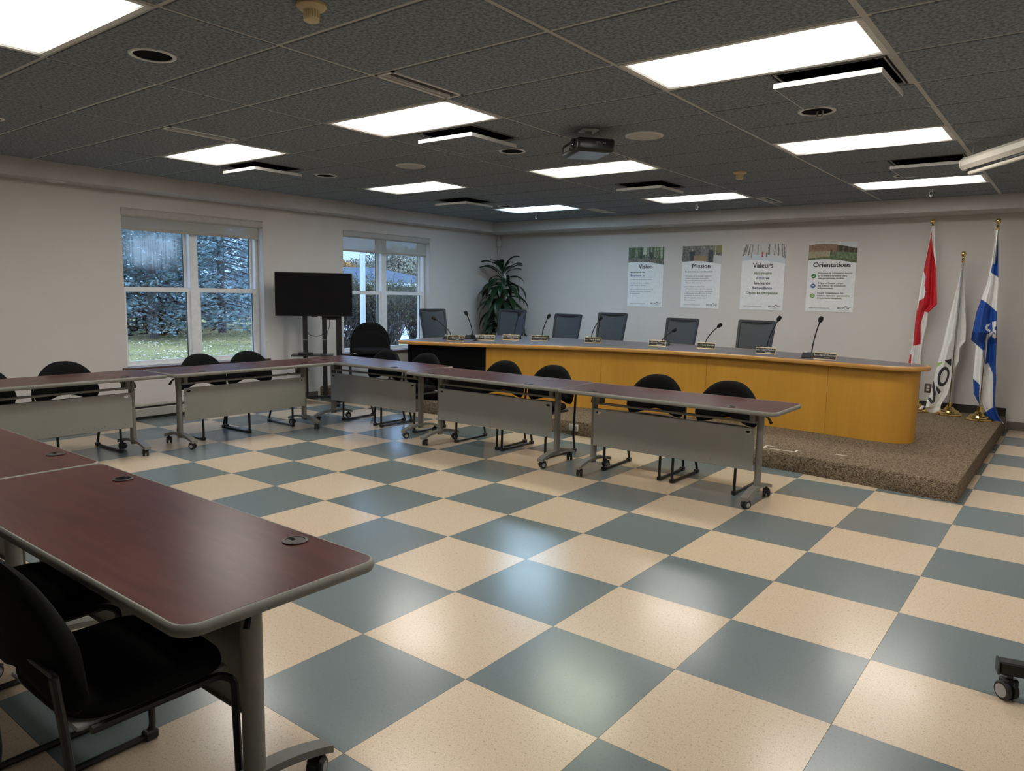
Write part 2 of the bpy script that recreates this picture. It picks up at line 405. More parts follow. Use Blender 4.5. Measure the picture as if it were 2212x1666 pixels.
def glass_mat(name, fog=False):
    """thin pane: clear with a weak mirror reflection; the fogged one has condensation between its panes"""
    m = bpy.data.materials.new(name); m.use_nodes = True
    n, l = m.node_tree.nodes, m.node_tree.links
    n.remove(n['Principled BSDF']); out = n['Material Output']
    tr = n.new('ShaderNodeBsdfTransparent'); tr.inputs[0].default_value = (0.92,0.95,0.97,1)
    gl = n.new('ShaderNodeBsdfGlossy'); gl.inputs['Roughness'].default_value = 0.01
    lw_ = n.new('ShaderNodeLayerWeight'); pw = n.new('ShaderNodeMath'); pw.operation = 'POWER'; pw.inputs[1].default_value = 5
    l.new(lw_.outputs['Facing'], pw.inputs[0])
    fr = n.new('ShaderNodeMath'); fr.operation = 'MULTIPLY_ADD'; fr.inputs[1].default_value = 0.8; fr.inputs[2].default_value = 0.035; l.new(pw.outputs[0], fr.inputs[0])
    mx = n.new('ShaderNodeMixShader'); l.new(fr.outputs[0], mx.inputs[0]); l.new(tr.outputs[0], mx.inputs[1]); l.new(gl.outputs[0], mx.inputs[2])
    last = mx
    if fog:
        t = n.new('ShaderNodeTexCoord'); mp = n.new('ShaderNodeMapping'); l.new(t.outputs['Object'], mp.inputs[0])
        mp.inputs['Scale'].default_value = (1, 1, 1)
        s_ = n.new('ShaderNodeSeparateXYZ'); l.new(t.outputs['Object'], s_.inputs[0])
        nz = n.new('ShaderNodeTexNoise'); nz.inputs['Scale'].default_value = 3.2; nz.inputs['Detail'].default_value = 5; l.new(mp.outputs[0], nz.inputs['Vector'])
        st = n.new('ShaderNodeTexNoise'); st.inputs['Scale'].default_value = 6; st.inputs['Detail'].default_value = 4
        mp2 = n.new('ShaderNodeMapping'); l.new(t.outputs['Object'], mp2.inputs[0]); mp2.inputs['Scale'].default_value = (1, 9, 0.35); l.new(mp2.outputs[0], st.inputs['Vector'])
        def mth(op, a, b, c=None):
            q = n.new('ShaderNodeMath'); q.operation = op; q.use_clamp = (op == 'MULTIPLY_ADD')
            for i, v in enumerate((a, b, c)):
                if v is None: continue
                if isinstance(v, (int, float)): q.inputs[i].default_value = v
                else: l.new(v, q.inputs[i])
            return q.outputs[0]
        # patch: strong in the middle and top of the pane, runs in streaks at its edge
        ay = mth('ABSOLUTE', s_.outputs['Y'], 0); az = mth('ABSOLUTE', mth('SUBTRACT', s_.outputs['Z'], 0.06), 0)
        fy = mth('MULTIPLY_ADD', ay, -5.0, 1.9); fz = mth('MULTIPLY_ADD', az, -5.0, 1.35)
        patch = mth('MULTIPLY', fy, fz)
        dens = mth('MULTIPLY', patch, mth('MULTIPLY_ADD', nz.outputs['Fac'], 1.5, -0.15))
        dens = mth('MULTIPLY', dens, mth('MULTIPLY_ADD', st.outputs['Fac'], 2.2, -0.35))
        dens = mth('MULTIPLY', dens, 0.85)
        df = n.new('ShaderNodeBsdfDiffuse'); df.inputs[0].default_value = (0.62,0.68,0.72,1)
        tl = n.new('ShaderNodeBsdfTranslucent'); tl.inputs[0].default_value = (0.62,0.70,0.76,1)
        m1 = n.new('ShaderNodeMixShader'); m1.inputs[0].default_value = 0.6; l.new(df.outputs[0], m1.inputs[1]); l.new(tl.outputs[0], m1.inputs[2])
        m2 = n.new('ShaderNodeMixShader'); l.new(dens, m2.inputs[0]); l.new(mx.outputs[0], m2.inputs[1]); l.new(m1.outputs[0], m2.inputs[2])
        last = m2
    l.new(last.outputs[0], out.inputs['Surface'])
    return m
M['glass'] = glass_mat('window_glass')
M['glass_fog'] = glass_mat('fogged_glass', True)
def blind_mat():
    m = bpy.data.materials.new('blind_mesh_fabric'); m.use_nodes = True
    n, l = m.node_tree.nodes, m.node_tree.links
    p = n['Principled BSDF']; out = n['Material Output']
    p.inputs['Base Color'].default_value = (0.50,0.47,0.41,1); p.inputs['Roughness'].default_value = 0.9
    tr = n.new('ShaderNodeBsdfTransparent'); tr.inputs[0].default_value = (0.95,0.95,0.95,1)
    tl = n.new('ShaderNodeBsdfTranslucent'); tl.inputs[0].default_value = (0.45,0.42,0.38,1)
    a = n.new('ShaderNodeMixShader'); a.inputs[0].default_value = 0.12; l.new(p.outputs[0], a.inputs[1]); l.new(tl.outputs[0], a.inputs[2])
    b = n.new('ShaderNodeMixShader'); b.inputs[0].default_value = 0.34; l.new(a.outputs[0], b.inputs[1]); l.new(tr.outputs[0], b.inputs[2])
    l.new(b.outputs[0], out.inputs['Surface'])
    return m
M['blind'] = blind_mat()
M['blind_hem'] = plain('blind_hem', (0.42,0.395,0.35), 0.8)
M['blind_case'] = plain('blind_cassette', (0.46,0.44,0.40), 0.5)
def picture_mat():
    m, n, l, p = new_mat('printed_picture')
    a = n.new('ShaderNodeVertexColor'); a.layer_name = 'print'
    l.new(a.outputs['Color'], p.inputs['Base Color']); p.inputs['Roughness'].default_value = 0.5
    return m
M['picture'] = picture_mat()
M['lamp'] = emitter('lit_lens_warm', (1.0,0.955,0.88), LAMP_STRENGTH)
M['lamp_green'] = emitter('lit_lens_greenish', (0.93,1.0,0.78), LAMP_STRENGTH)
M['lamp_blue'] = emitter('lit_lens_cool', (0.52,0.78,1.0), LAMP_STRENGTH*1.7)
M['lamp_far_boost'] = emitter('lit_lens_far_boost', (1.0,0.955,0.89), LAMP_STRENGTH*1.12)  # extra strength added on the far rows to brighten that half of the room
M['pot_lens'] = plain('soffit_light_lens', (0.62,0.62,0.60), 0.4)

FLAG = {'can_l': [(-0.01,2.424),(-0.025,2.205),(-0.058,1.877),(-0.084,1.544),(-0.098,1.242),(-0.113,0.954),(-0.134,0.74),(-0.104,0.528),(-0.08,0.211)],'can_r': [(0.023,2.423),(0.047,2.155),(0.08,1.91),(0.119,1.482),(0.032,1.38),(0.03,1.213),(0.011,1.078),(-0.003,0.875),(0.007,0.706),(0.01,0.451),(-0.042,0.214)],'can_red': [[(-0.001,2.384),(-0.019,2.221),(-0.055,1.885),(-0.026,1.811),(-0.033,1.711),(-0.012,1.629),(-0.031,1.525),(-0.009,1.396),(0.032,1.38),(0.12,1.474),(0.079,1.91),(0.028,2.123),(0.001,2.286)],[(-0.077,1.52),(-0.016,1.562),(-0.008,1.379),(-0.036,1.244),(-0.019,0.993),(-0.099,0.963),(-0.098,1.242),(-0.095,1.436),(-0.077,1.394)],[(-0.143,0.859),(-0.107,0.856),(-0.104,0.737),(-0.142,0.734)],[(-0.124,0.706),(0.009,0.715),(0.014,0.451),(-0.034,0.206),(-0.094,0.201)]],'que_l': [(-0.022,2.382),(-0.017,2.261),(-0.029,1.972),(-0.049,1.742),(-0.095,1.54),(-0.126,1.399),(-0.154,1.083),(-0.102,1.015),(-0.099,0.769),(-0.097,0.626),(-0.076,0.452),(-0.02,0.345),(0.029,0.237),(0.11,0.15)],'que_r': [(-0.005,2.382),(0.012,2.26),(0.06,1.712),(0.073,1.405),(0.096,1.095),(0.113,0.784),(0.129,0.628),(0.141,0.344),(0.198,0.191),(0.246,0.133)],'que_blue': [[(0.014,2.275),(0.057,1.796),(-0.026,1.857),(0.001,2.109)],[(-0.097,1.556),(-0.03,1.51),(0.072,1.412),(0.099,1.096),(0.12,0.706),(0.098,0.688),(0.034,0.826),(-0.007,0.783),(-0.024,0.964),(-0.161,1.083),(-0.126,1.399)],[(-0.104,0.633),(-0.026,0.568),(-0.011,0.313),(-0.086,0.418)],[(0.093,0.704),(0.129,0.706),(0.145,0.329),(0.26,0.087),(0.125,0.12),(0.03,0.229),(0.125,0.311)]],'que_fleur': [[(-0.02,1.262),(0.016,1.279),(0.015,1.255),(-0.005,1.239),(0.001,1.216),(0.028,1.209),(0.024,1.178),(-0.014,1.2),(-0.026,1.23)],[(0.034,1.295),(0.073,1.312),(0.078,1.25),(0.061,1.242),(0.066,1.211),(0.082,1.204),(0.086,1.157),(0.049,1.194)],[(-0.015,1.09),(0.006,1.154),(0.046,1.194),(0.054,1.164),(0.028,1.131),(0.012,1.084),(-0.016,1.055)],[(0.054,1.171),(0.085,1.165),(0.089,1.118),(0.072,1.11),(0.049,1.132)]],'bro_l': [(-0.006,2.001),(-0.015,1.937),(-0.027,1.777),(-0.062,1.519),(-0.107,1.192),(-0.131,0.961),(-0.167,0.776),(-0.188,0.591),(-0.221,0.353),(-0.277,0.23),(-0.423,0.199),(-0.418,0.131)],'bro_r': [(0.01,2.0),(0.028,1.777),(0.057,1.521),(0.093,1.232),(0.103,1.054),(0.049,0.97),(0.054,0.807),(0.01,0.705),(-0.011,0.522),(-0.03,0.404),(-0.091,0.264),(-0.095,0.138)],'bro_green': [[(-0.185,0.767),(-0.1,0.79),(-0.136,0.758),(-0.184,0.702)]],'bro_o': [[(-0.034,0.598),(-0.045,0.551),(-0.063,0.514),(-0.086,0.491),(-0.11,0.486),(-0.131,0.501),(-0.146,0.532),(-0.153,0.575),(-0.151,0.623),(-0.14,0.67),(-0.122,0.707),(-0.099,0.729),(-0.075,0.734),(-0.054,0.719),(-0.039,0.688),(-0.032,0.646)],[(-0.056,0.603),(-0.063,0.572),(-0.074,0.546),(-0.087,0.53),(-0.101,0.527),(-0.112,0.536),(-0.121,0.556),(-0.124,0.585),(-0.122,0.618),(-0.115,0.649),(-0.104,0.675),(-0.091,0.691),(-0.077,0.694),(-0.066,0.685),(-0.057,0.665),(-0.054,0.636)]],'bro_black': [[(-0.096,0.811),(-0.026,0.831),(-0.023,0.741),(-0.052,0.763)],[(-0.199,0.578),(-0.154,0.405),(-0.162,0.289),(-0.194,0.268),(-0.182,0.361),(-0.207,0.499)],[(-0.234,0.353),(-0.19,0.319),(-0.193,0.268),(-0.237,0.315)],[(-0.154,0.497),(-0.104,0.426),(-0.123,0.389),(-0.155,0.446)],[(-0.337,0.273),(-0.244,0.289),(-0.252,0.206),(-0.289,0.169),(-0.273,0.237),(-0.331,0.24)]],'bro_text': []}
# ================================================================== the room
XL, YB, XR, YF = -6.12, 8.50, 4.90, -5.60       # left (window) wall, back wall, right wall, wall behind the camera
ZC = 2.728                                      # face of the ceiling tiles
T = 0.6096
# floor slab and its tiles
fl = MB().box(XL, XR, YF, YB, -0.12, -0.006).build('floor', M['baseboard'], smooth=0)
tag(fl, 'checkerboard vinyl tile floor in beige and slate blue', kind='structure')
tm = MB(); g_ = 0.0007
tm.box(g_, T-g_, g_, T-g_, -0.006, 0.0)
tile_b = tm.mesh('floor_tile_beige', 0); tile_b.materials.append(M['tile_beige'])
tile_s = tm.mesh('floor_tile_slate', 0); tile_s.materials.append(M['tile_blue'])
rest = MB()
PLAT_X1, PLAT_Y0 = 1.78, 4.44
for i in range(-11, 9):
    for j in range(-10, 15):
        x0, y0 = i*T, j*T
        x1, y1 = x0+T, y0+T
        if x1 > XR or y1 > YB+0.3 or y0 < YF or x1 < XL + 0.05: continue
        if x1 < PLAT_X1-0.05 and y0 > PLAT_Y0+0.1: continue
        if y0 > YB-0.1: continue
        full = x0 >= XL and y1 <= YB
        near = x0 < 3.7 and y0 > -2.5
        if full and near:
            place('floor_tile', tile_b if (i+j) % 2 == 0 else tile_s, None, fl, (x0, y0, 0))
        else:
            rest.mi = (i+j) % 2
            rest.box(max(x0,XL)+g_, x1-g_, y0+g_, min(y1,YB)-g_, -0.006, 0.0)
o = rest.build('floor_tile_border', [M['tile_beige'], M['tile_blue']], fl, 0); o['kind'] = 'stuff'

# walls
W1 = (1.823, 3.612, 0.605, 2.395)               # window openings y0,y1,z0,z1
W2 = (4.925, 6.712, 0.605, 2.390)
wb = MB(); XO = XL-0.24
zt = 3.0
wb.box(XO, XL, YF, W1[0], -0.1, zt)
wb.box(XO, XL, W1[1], W2[0], -0.1, zt)
wb.box(XO, XL, W2[1], YB+0.2, -0.1, zt)
for w in (W1, W2):
    wb.box(XO, XL, w[0], w[1], -0.1, w[2]-0.04); wb.box(XO, XL, w[0], w[1], w[3], zt)
o = wb.build('wall_left', M['wall'], smooth=0); tag(o, 'pale greige wall with the two windows', kind='structure')
o = MB().box(XL, XR, YB, YB+0.2, -0.1, zt).build('wall_back', M['wall'], smooth=0); tag(o, 'pale greige wall behind the council desk', kind='structure')
o = MB().box(XR, XR+0.2, YF-0.2, YB+0.2, -0.1, zt).build('wall_right', M['wall'], smooth=0); tag(o, 'pale greige side wall', kind='structure')
o = MB().box(XO, XR, YF-0.2, YF, -0.1, zt).build('wall_front', M['wall'], smooth=0); tag(o, 'pale greige wall at the near end', kind='structure')
# soffits along two walls
SX, SY, SZ = -5.79, 7.95, 2.567
o = MB().box(XL, SX, YF, YB, SZ, 2.98).build('trim_1', M['soffit'], smooth=0); tag(o, 'dropped soffit along the window wall', kind='structure')
o = MB().box(SX, XR, SY, YB, SZ, 2.98).build('trim_2', M['soffit'], smooth=0); tag(o, 'dropped soffit along the back wall', kind='structure')
o = MB().box(PLAT_X1+0.02, XR, YB-0.014, YB, 0, 0.10).build('baseboard_back', M['baseboard'], smooth=0); tag(o, 'brown vinyl baseboard on the back wall', kind='structure')
o = MB().box(XL, PLAT_X1, YB-0.016, YB, 0.155, 0.255).build('baseboard_platform', M['dark_base'], smooth=0); tag(o, 'dark carpet base along the wall on the platform', kind='structure')
o = MB().box(XL, XL+0.012, YF, PLAT_Y0, 0, 0.09).build('baseboard_left', M['baseboard'], smooth=0); tag(o, 'brown vinyl baseboard under the windows', kind='structure')

# ------------------------------------------------------------------ ceiling: tegular tiles in a grid of 1.22 x 0.61 m
GX0, GY0, MX, MY = 0.335, 0.243, 1.2192, 0.6096
ce = MB().box(XL, XR, YF, YB, 2.98, 3.05).build('ceiling', M['plenum'], smooth=0); tag(ce, 'suspended ceiling of dark charcoal tiles in a pale grid', kind='structure')
def cx(ix): return GX0+MX*ix
def cy(iy): return GY0+MY*iy
HG = 0.010                                      # half of the gap between tiles
def slab(mb, x0, x1, y0, y1):
    a, b = 0.006, 0.010                         # eased edge
    pts = [(x0,y0),(x1,y0),(x1,y1),(x0,y1)]
    ins = [(x0+a,y0+a),(x1-a,y0+a),(x1-a,y1-a),(x0+a,y1-a)]
    vv = [(x,y,ZC) for x,y in ins]+[(x,y,ZC+b) for x,y in pts]+[(x,y,ZC+0.022) for x,y in pts]
    ff = [(3,2,1,0)]
    for i in range(4):
        j = (i+1) % 4
        ff += [(i,j,4+j,4+i),(4+i,4+j,8+j,8+i)]
    ff.append((8,9,10,11))
    return mb.add(vv, ff)
std = MB(); slab(std, HG, MX-HG, HG, MY-HG)
std_me = std.mesh('ceiling_tile', 0); std_me.materials.append(M['ceil_tile'])
LIGHTS = [(ix,iy) for ix in (-4,-2,0) for iy in (-2,2,6,10)] + [(2,2), (2,6)]
VENTS = {(0,3): (0.94,1.525), (-2,3): (-1.79,-1.205), (-4,3): (-4.53,-3.945), (-2,8): (-1.79,-1.205), (-4,8): (-4.53,-3.945), (0,8): (0.94,1.525)}
DOWN = {(-2,-1): (-1.57,-0.05), (-4,-1): (-4.05,-0.05), (-4,4): (-4.07,3.03), (-2,4): (-1.57,3.03), (0,4): (0.93,3.03), (-2,9): (-1.62,6.10), (0,9): (0.93,6.07), (-4,9): (-4.08,6.12)}
SPK = {(-1,4): (-0.34,3.08), (-3,4): (-2.85,3.08)}
SLOTS = [(-1,1), (-3,1), (-1,11), (-3,11)]
ixs, iys = range(-6, 4), range(-10, 13)
rt = MB()
for ix in ixs:
    for iy in iys:
        x0, x1, y0, y1 = cx(ix), cx(ix+1), cy(iy), cy(iy+1)
        a0, a1, b0, b1 = max(x0, SX), min(x1, XR), max(y0, YF), min(y1, SY)
        if a1-a0 < 0.05 or b1-b0 < 0.05 or (ix,iy) in LIGHTS: continue
        if (ix,iy) in VENTS:
            v0, v1 = VENTS[(ix,iy)]
            for p, q in ((x0+HG, v0), (v1, x1-HG)):
                if q-p > 0.03: slab(MB(), p, q, y0+HG, y1-HG).build('ceiling_tile', M['ceil_tile'], ce, 0) if False else place('ceiling_tile', slab(MB(), p, q, y0+HG, y1-HG).mesh('ceiling_tile_cut', 0), M['ceil_tile'], ce)
            continue
        hole = DOWN.get((ix,iy))
        if hole:
            mb = MB(); rect_hole(mb, x0+HG, x1-HG, y0+HG, y1-HG, ZC, ZC+0.022, hole[0], hole[1], 0.098, 0.098)
            place('ceiling_tile', mb.mesh('ceiling_tile_cut', 0), M['ceil_tile'], ce); continue
        if (ix,iy) in SLOTS:
            place('ceiling_tile', slab(MB(), x0+0.165, x1-HG, y0+HG, min(y1, SY)-HG).mesh('ceiling_tile_cut', 0), M['ceil_tile'], ce); continue
        full = a0 == x0 and a1 == x1 and b0 == y0 and b1 == y1
        seen = iy >= -3 and ix <= 2
        if full and seen: place('ceiling_tile', std_me, None, ce, (x0, y0, 0))
        elif seen: place('ceiling_tile', slab(MB(), a0+(HG if a0==x0 else 0), a1-(HG if a1==x1 else 0), b0+(HG if b0==y0 else 0), b1-(HG if b1==y1 else 0)).mesh('ceiling_tile_cut', 0), M['ceil_tile'], ce)
        else: slab(rt, a0+HG, a1-HG, b0+HG, b1-HG)
o = rt.build('ceiling_tile_border', M['ceil_tile'], ce, 0); o['kind'] = 'stuff'
# grid bars sit a little above the tile faces
for ix in range(-5, 4):
    w = 0.030 if ix == 1 else 0.0125
    x = cx(ix)
    mb = MB().box(x-w, x+w, YF, SY, ZC+(0.002 if ix == 1 else 0.004), ZC+0.030); mb.box(x-0.004, x+0.004, YF, SY, ZC+0.030, ZC+0.07)
    mb.build('grid_bar', M['grid'], ce, 0)
for iy in range(-9, 13):
    y = cy(iy)
    MB().box(SX, XR, y-0.0115, y+0.0115, ZC+0.005, ZC+0.031).build('grid_bar', M['grid'], ce, 0)
MB().box(SX, SX+0.02, YF, SY, ZC+0.004, ZC+0.02).build('wall_angle', M['grid'], ce, 0)
MB().box(SX, XR, SY-0.02, SY, ZC+0.004, ZC+0.02).build('wall_angle', M['grid'], ce, 0)

# fluorescent troffers
fr_mb = MB()
hx, hy = MX/2-0.011, MY/2-0.011
for a in ((-hx,hx,-hy,-hy+0.028),(-hx,hx,hy-0.028,hy),(-hx,-hx+0.028,-hy,hy),(hx-0.028,hx,-hy,hy)):
    fr_mb.box(a[0],a[1],a[2],a[3],0.000,0.030)
fr_me = fr_mb.mesh('frame', 0); fr_me.materials.append(M['white_metal'])
ln = MB(); ln.box(-hx+0.026, hx-0.026, -hy+0.026, hy-0.026, 0.008, 0.016)
hs = MB(); hs.box(-hx+0.01, hx-0.01, -hy+0.01, hy-0.01, 0.03, 0.11)
hs_me = hs.mesh('housing', 0); hs_me.materials.append(M['white_metal'])
lens = {}
for k in ('lamp','lamp_green','lamp_blue','lamp_far_boost'):
    lens[k] = ln.mesh('lens', 0); lens[k].materials.append(M[k])
LL = {(-4,-2): 'lit fluorescent ceiling panel out of view beyond the left edge', (0,-2): 'lit fluorescent ceiling panel out of view above the near table end', (2,2): 'lit fluorescent ceiling panel out of view beyond the upper right edge', (2,6): 'lit fluorescent ceiling panel out of view past the projection screen',
      (-4,2): 'lit fluorescent ceiling panel nearest the left window',
      (-2,2): 'lit fluorescent ceiling panel above the slotted vent, left of the projector',
      (0,2): 'largest lit fluorescent ceiling panel, upper right of the photo',
      (-4,6): 'lit fluorescent ceiling panel beyond the left round speaker',
      (-2,6): 'greenish lit fluorescent ceiling panel just beyond the projector',
      (0,6): 'lit fluorescent ceiling panel beside the rolled projection screen',
      (-4,10): 'bluish lit fluorescent ceiling panel near the room corner',
      (-2,10): 'lit fluorescent ceiling panel near the back soffit above the posters',
      (0,10): 'lit fluorescent ceiling panel near the back soffit above the flags',
      (-2,-2): 'lit fluorescent ceiling panel in the upper left corner of the photo'}
for (ix,iy) in LIGHTS:
    if cx(ix+1) > XR or cy(iy) < YF: continue
    e = empty('ceiling_light', (cx(ix)+MX/2, cy(iy)+MY/2, ZC), 0, LL.get((ix,iy), 'lit fluorescent ceiling panel outside the photo, grid column %d row %d' % (ix+5, iy//4+2)), 'ceiling light', 'fluorescent ceiling panels')
    place('frame', fr_me, None, e); place('housing', hs_me, None, e)
    k = 'lamp_green' if (ix,iy) == (-2,6) else 'lamp_blue' if (ix,iy) == (-4,10) else 'lamp_far_boost' if iy >= 6 else 'lamp'
    place('lens', lens[k], None, e)

# plaque air diffusers: an open box with a framed tile hung a little below it
VL = {(0,3): 'square air diffuser beside the largest ceiling panel', (-2,3): 'square air diffuser left of the projector', (-4,3): 'square air diffuser beside the panel over the left window',
      (-2,8): 'square air diffuser beyond the greenish panel', (-4,8): 'square air diffuser near the plant corner', (0,8): 'square air diffuser behind the rolled projection screen'}
vb = MB(); h = 0.285
vb.box(-h,-h+0.004,-h,h,0.0,0.14); vb.box(h-0.004,h,-h,h,0.0,0.14); vb.box(-h,h,-h,-h+0.004,0.0,0.14); vb.box(-h,h,h-0.004,h,0.0,0.14); vb.box(-h,h,-h,h,0.14,0.145)
vb_me = vb.mesh('duct_box', 0); vb_me.materials.append(M['plenum'])
vr = MB(); h2 = 0.272
for a in ((-h2,h2,-h2,-h2+0.006),(-h2,h2,h2-0.006,h2),(-h2,-h2+0.006,-h2,h2),(h2-0.006,h2,-h2,h2)): vr.box(a[0],a[1],a[2],a[3],-0.070,-0.044)
vr_me = vr.mesh('plaque_rim', 0); vr_me.materials.append(M['white_metal'])
vp = MB(); vp.box(-h2+0.005,h2-0.005,-h2+0.005,h2-0.005,-0.0704,-0.052); vp_me = vp.mesh('plaque', 0); vp_me.materials.append(M['ceil_tile'])
vf = MB()
for a in ((-h,h,-h,-h+0.014),(-h,h,h-0.014,h),(-h,-h+0.014,-h,h),(h-0.014,h,-h,h)): vf.box(a[0],a[1],a[2],a[3],0.001,0.008)
vf_me = vf.mesh('vent_frame', 0); vf_me.materials.append(M['grid'])
vh = MB().box(-0.005, 0.005, -0.005, 0.005, -0.053, 0.14)
vh_me = vh.mesh('hanger', 0); vh_me.materials.append(M['plenum'])
for (ix,iy),(v0,v1) in VENTS.items():
    e = empty('air_diffuser', ((v0+v1)/2, cy(iy)+MY/2, ZC), 0, VL[(ix,iy)], 'air vent', 'square air diffusers')
    for nm, me in (('duct_box',vb_me),('plaque_rim',vr_me),('plaque',vp_me),('vent_frame',vf_me)): place(nm, me, None, e)
    place('hanger', vh_me, None, e)

# recessed downlights, round speakers
can = MB().lathe([(0.0,0.14),(0.093,0.14),(0.093,0.0)], n=32); can_me = can.mesh('can'); can_me.materials.append(M['black_hole'])
ring = MB().lathe([(0.096,0.004),(0.096,-0.004),(0.112,-0.005),(0.117,0.0),(0.117,0.003)], n=32); ring_me = ring.mesh('trim_ring'); ring_me.materials.append(M['white_metal'])
DL = {(-2,-1): 'black recessed downlight under the panel at the upper left', (-4,-1): 'black recessed downlight at the left edge of the photo', (-4,4): 'small black recessed downlight left of the left round speaker', (-2,4): 'black recessed downlight left of the projector',
      (0,4): 'black recessed downlight holding a sprinkler', (-2,9): 'black recessed downlight next to the far diffuser', (0,9): 'black recessed downlight beside the panel over the flags', (-4,9): 'black recessed downlight by the bluish panel'}
for k,(x,y) in DOWN.items():
    e = empty('recessed_downlight', (x,y,ZC), 0, DL[k], 'ceiling light', 'black recessed downlights')
    place('can', can_me, None, e); place('trim_ring', ring_me, None, e)
sp = MB().lathe([(0.0,-0.006),(0.125,-0.006),(0.128,-0.004)], n=40); sp_me = sp.mesh('grille'); sp_me.materials.append(M['speaker'])
sr = MB().lathe([(0.127,-0.004),(0.129,-0.010),(0.142,-0.006),(0.145,0.0)], n=40); sr_me = sr.mesh('rim'); sr_me.materials.append(M['white_metal'])
for k, lab in (((-1,4),'white round ceiling speaker right of the projector'), ((-3,4),'white round ceiling speaker left of the projector')):
    e = empty('ceiling_speaker', (*SPK[k], ZC), 0, lab, 'speaker', 'round ceiling speakers')
    place('grille', sp_me, None, e); place('rim', sr_me, None, e)
# linear slot returns
for (ix,iy), lab in zip(SLOTS, ('long slot vent above the panel left of the projector', 'long slot vent above the panel over the left window', 'slot vent by the soffit above the posters', 'slot vent by the soffit above the plant corner')):
    e = empty('slot_vent', (cx(ix), cy(iy)+MY/2, ZC), 0, lab, 'air vent', 'linear slot vents')
    f = MB(); y_ = MY/2-0.012
    for a in ((0.012,0.030,-y_,y_),(0.058,0.066,-y_,y_),(0.140,0.160,-y_,y_),(0.012,0.16,-y_,-y_+0.018),(0.012,0.16,y_-0.018,y_)): f.box(a[0],a[1],a[2],a[3],-0.002,0.012)
    f.build('frame', M['white_metal'], e, 0)
    MB().box(0.014,0.158,-y_+0.002,y_-0.002,0.012,0.020).build('damper', M['heater_dark'], e, 0)
# sprinklers
def sprinkler(x, y, z, lab):
    e = empty('sprinkler', (x,y,z), 0, lab, 'sprinkler', 'ceiling sprinklers')
    MB().lathe([(0.0,0.004),(0.022,0.003),(0.020,-0.004),(0.008,-0.008),(0.008,-0.020),(0.0,-0.020)], n=16).build('escutcheon', M['silver'], e)
    MB().tube([(0.020*math.cos(a), -0.006*math.cos(a), -0.044+0.025*math.sin(a)) for a in [k*math.pi/8 for k in range(16)]], 0.0048, 6, closed=True).build('yoke', M['silver'], e)
    MB().lathe([(0.0,-0.069),(0.018,-0.069),(0.018,-0.072),(0.0,-0.072)], n=16).build('deflector', M['silver'], e)
for x,y,z,lab in ((-4.3,7.15,ZC,'sprinkler below the bluish ceiling panel'),(-1.72,7.18,ZC,'sprinkler below the panel above the posters'),(0.98,7.20,ZC,'sprinkler below the panel above the flags'),(0.95,3.03,ZC+0.03,'sprinkler inside the recessed downlight')): sprinkler(x,y,z,lab)
# smoke detectors
def detector(x, y, lab):
    e = empty('smoke_detector', (x,y,ZC), 0, lab, 'smoke detector', 'yellowed smoke detectors')
    MB().lathe([(0.0,0.0),(0.062,0.0),(0.064,-0.012),(0.054,-0.022),(0.036,-0.026),(0.034,-0.03)], n=28).build('base', M['beige_plastic'], e)
    mb = MB(); mb.lathe([(0.028,-0.026),(0.028,-0.06),(0.0,-0.062)], n=24)
    for k in range(16):
        a = 2*math.pi*k/16; s0 = len(mb.v)
        mb.box(0.026,0.034,-0.0035,0.0035,-0.058,-0.026); mb.xf(Matrix.Rotation(a,4,'Z'), s0)
    mb.lathe([(0.034,-0.058),(0.034,-0.068),(0.026,-0.072),(0.0,-0.073)], n=24)
    mb.build('chamber', M['beige_plastic'], e)
detector(-0.30, 0.00, 'yellowed smoke detector at the top edge of the photo')
detector(-0.33, 5.02, 'yellowed smoke detector above the third poster')
# small round lights in the soffits
for x,y,lab in ((-5.95,1.12,'small round light in the soffit left of the left window'),(-5.96,4.22,'small round light in the soffit between the windows'),(-5.35,8.22,'small round light in the soffit above the plant'),(-2.62,8.20,'small round light in the soffit above the second poster'),(-0.23,8.20,'small round light in the soffit above the fourth poster')):
    e = empty('soffit_light', (x,y,SZ), 0, lab, 'ceiling light', 'soffit lights')
    MB().lathe([(0.072,0.0),(0.075,-0.006),(0.088,-0.004),(0.09,0.0)], n=28).build('rim', M['white_metal'], e)
    MB().lathe([(0.0,-0.010),(0.05,-0.008),(0.073,-0.002)], n=28).build('lens', M['pot_lens'], e)

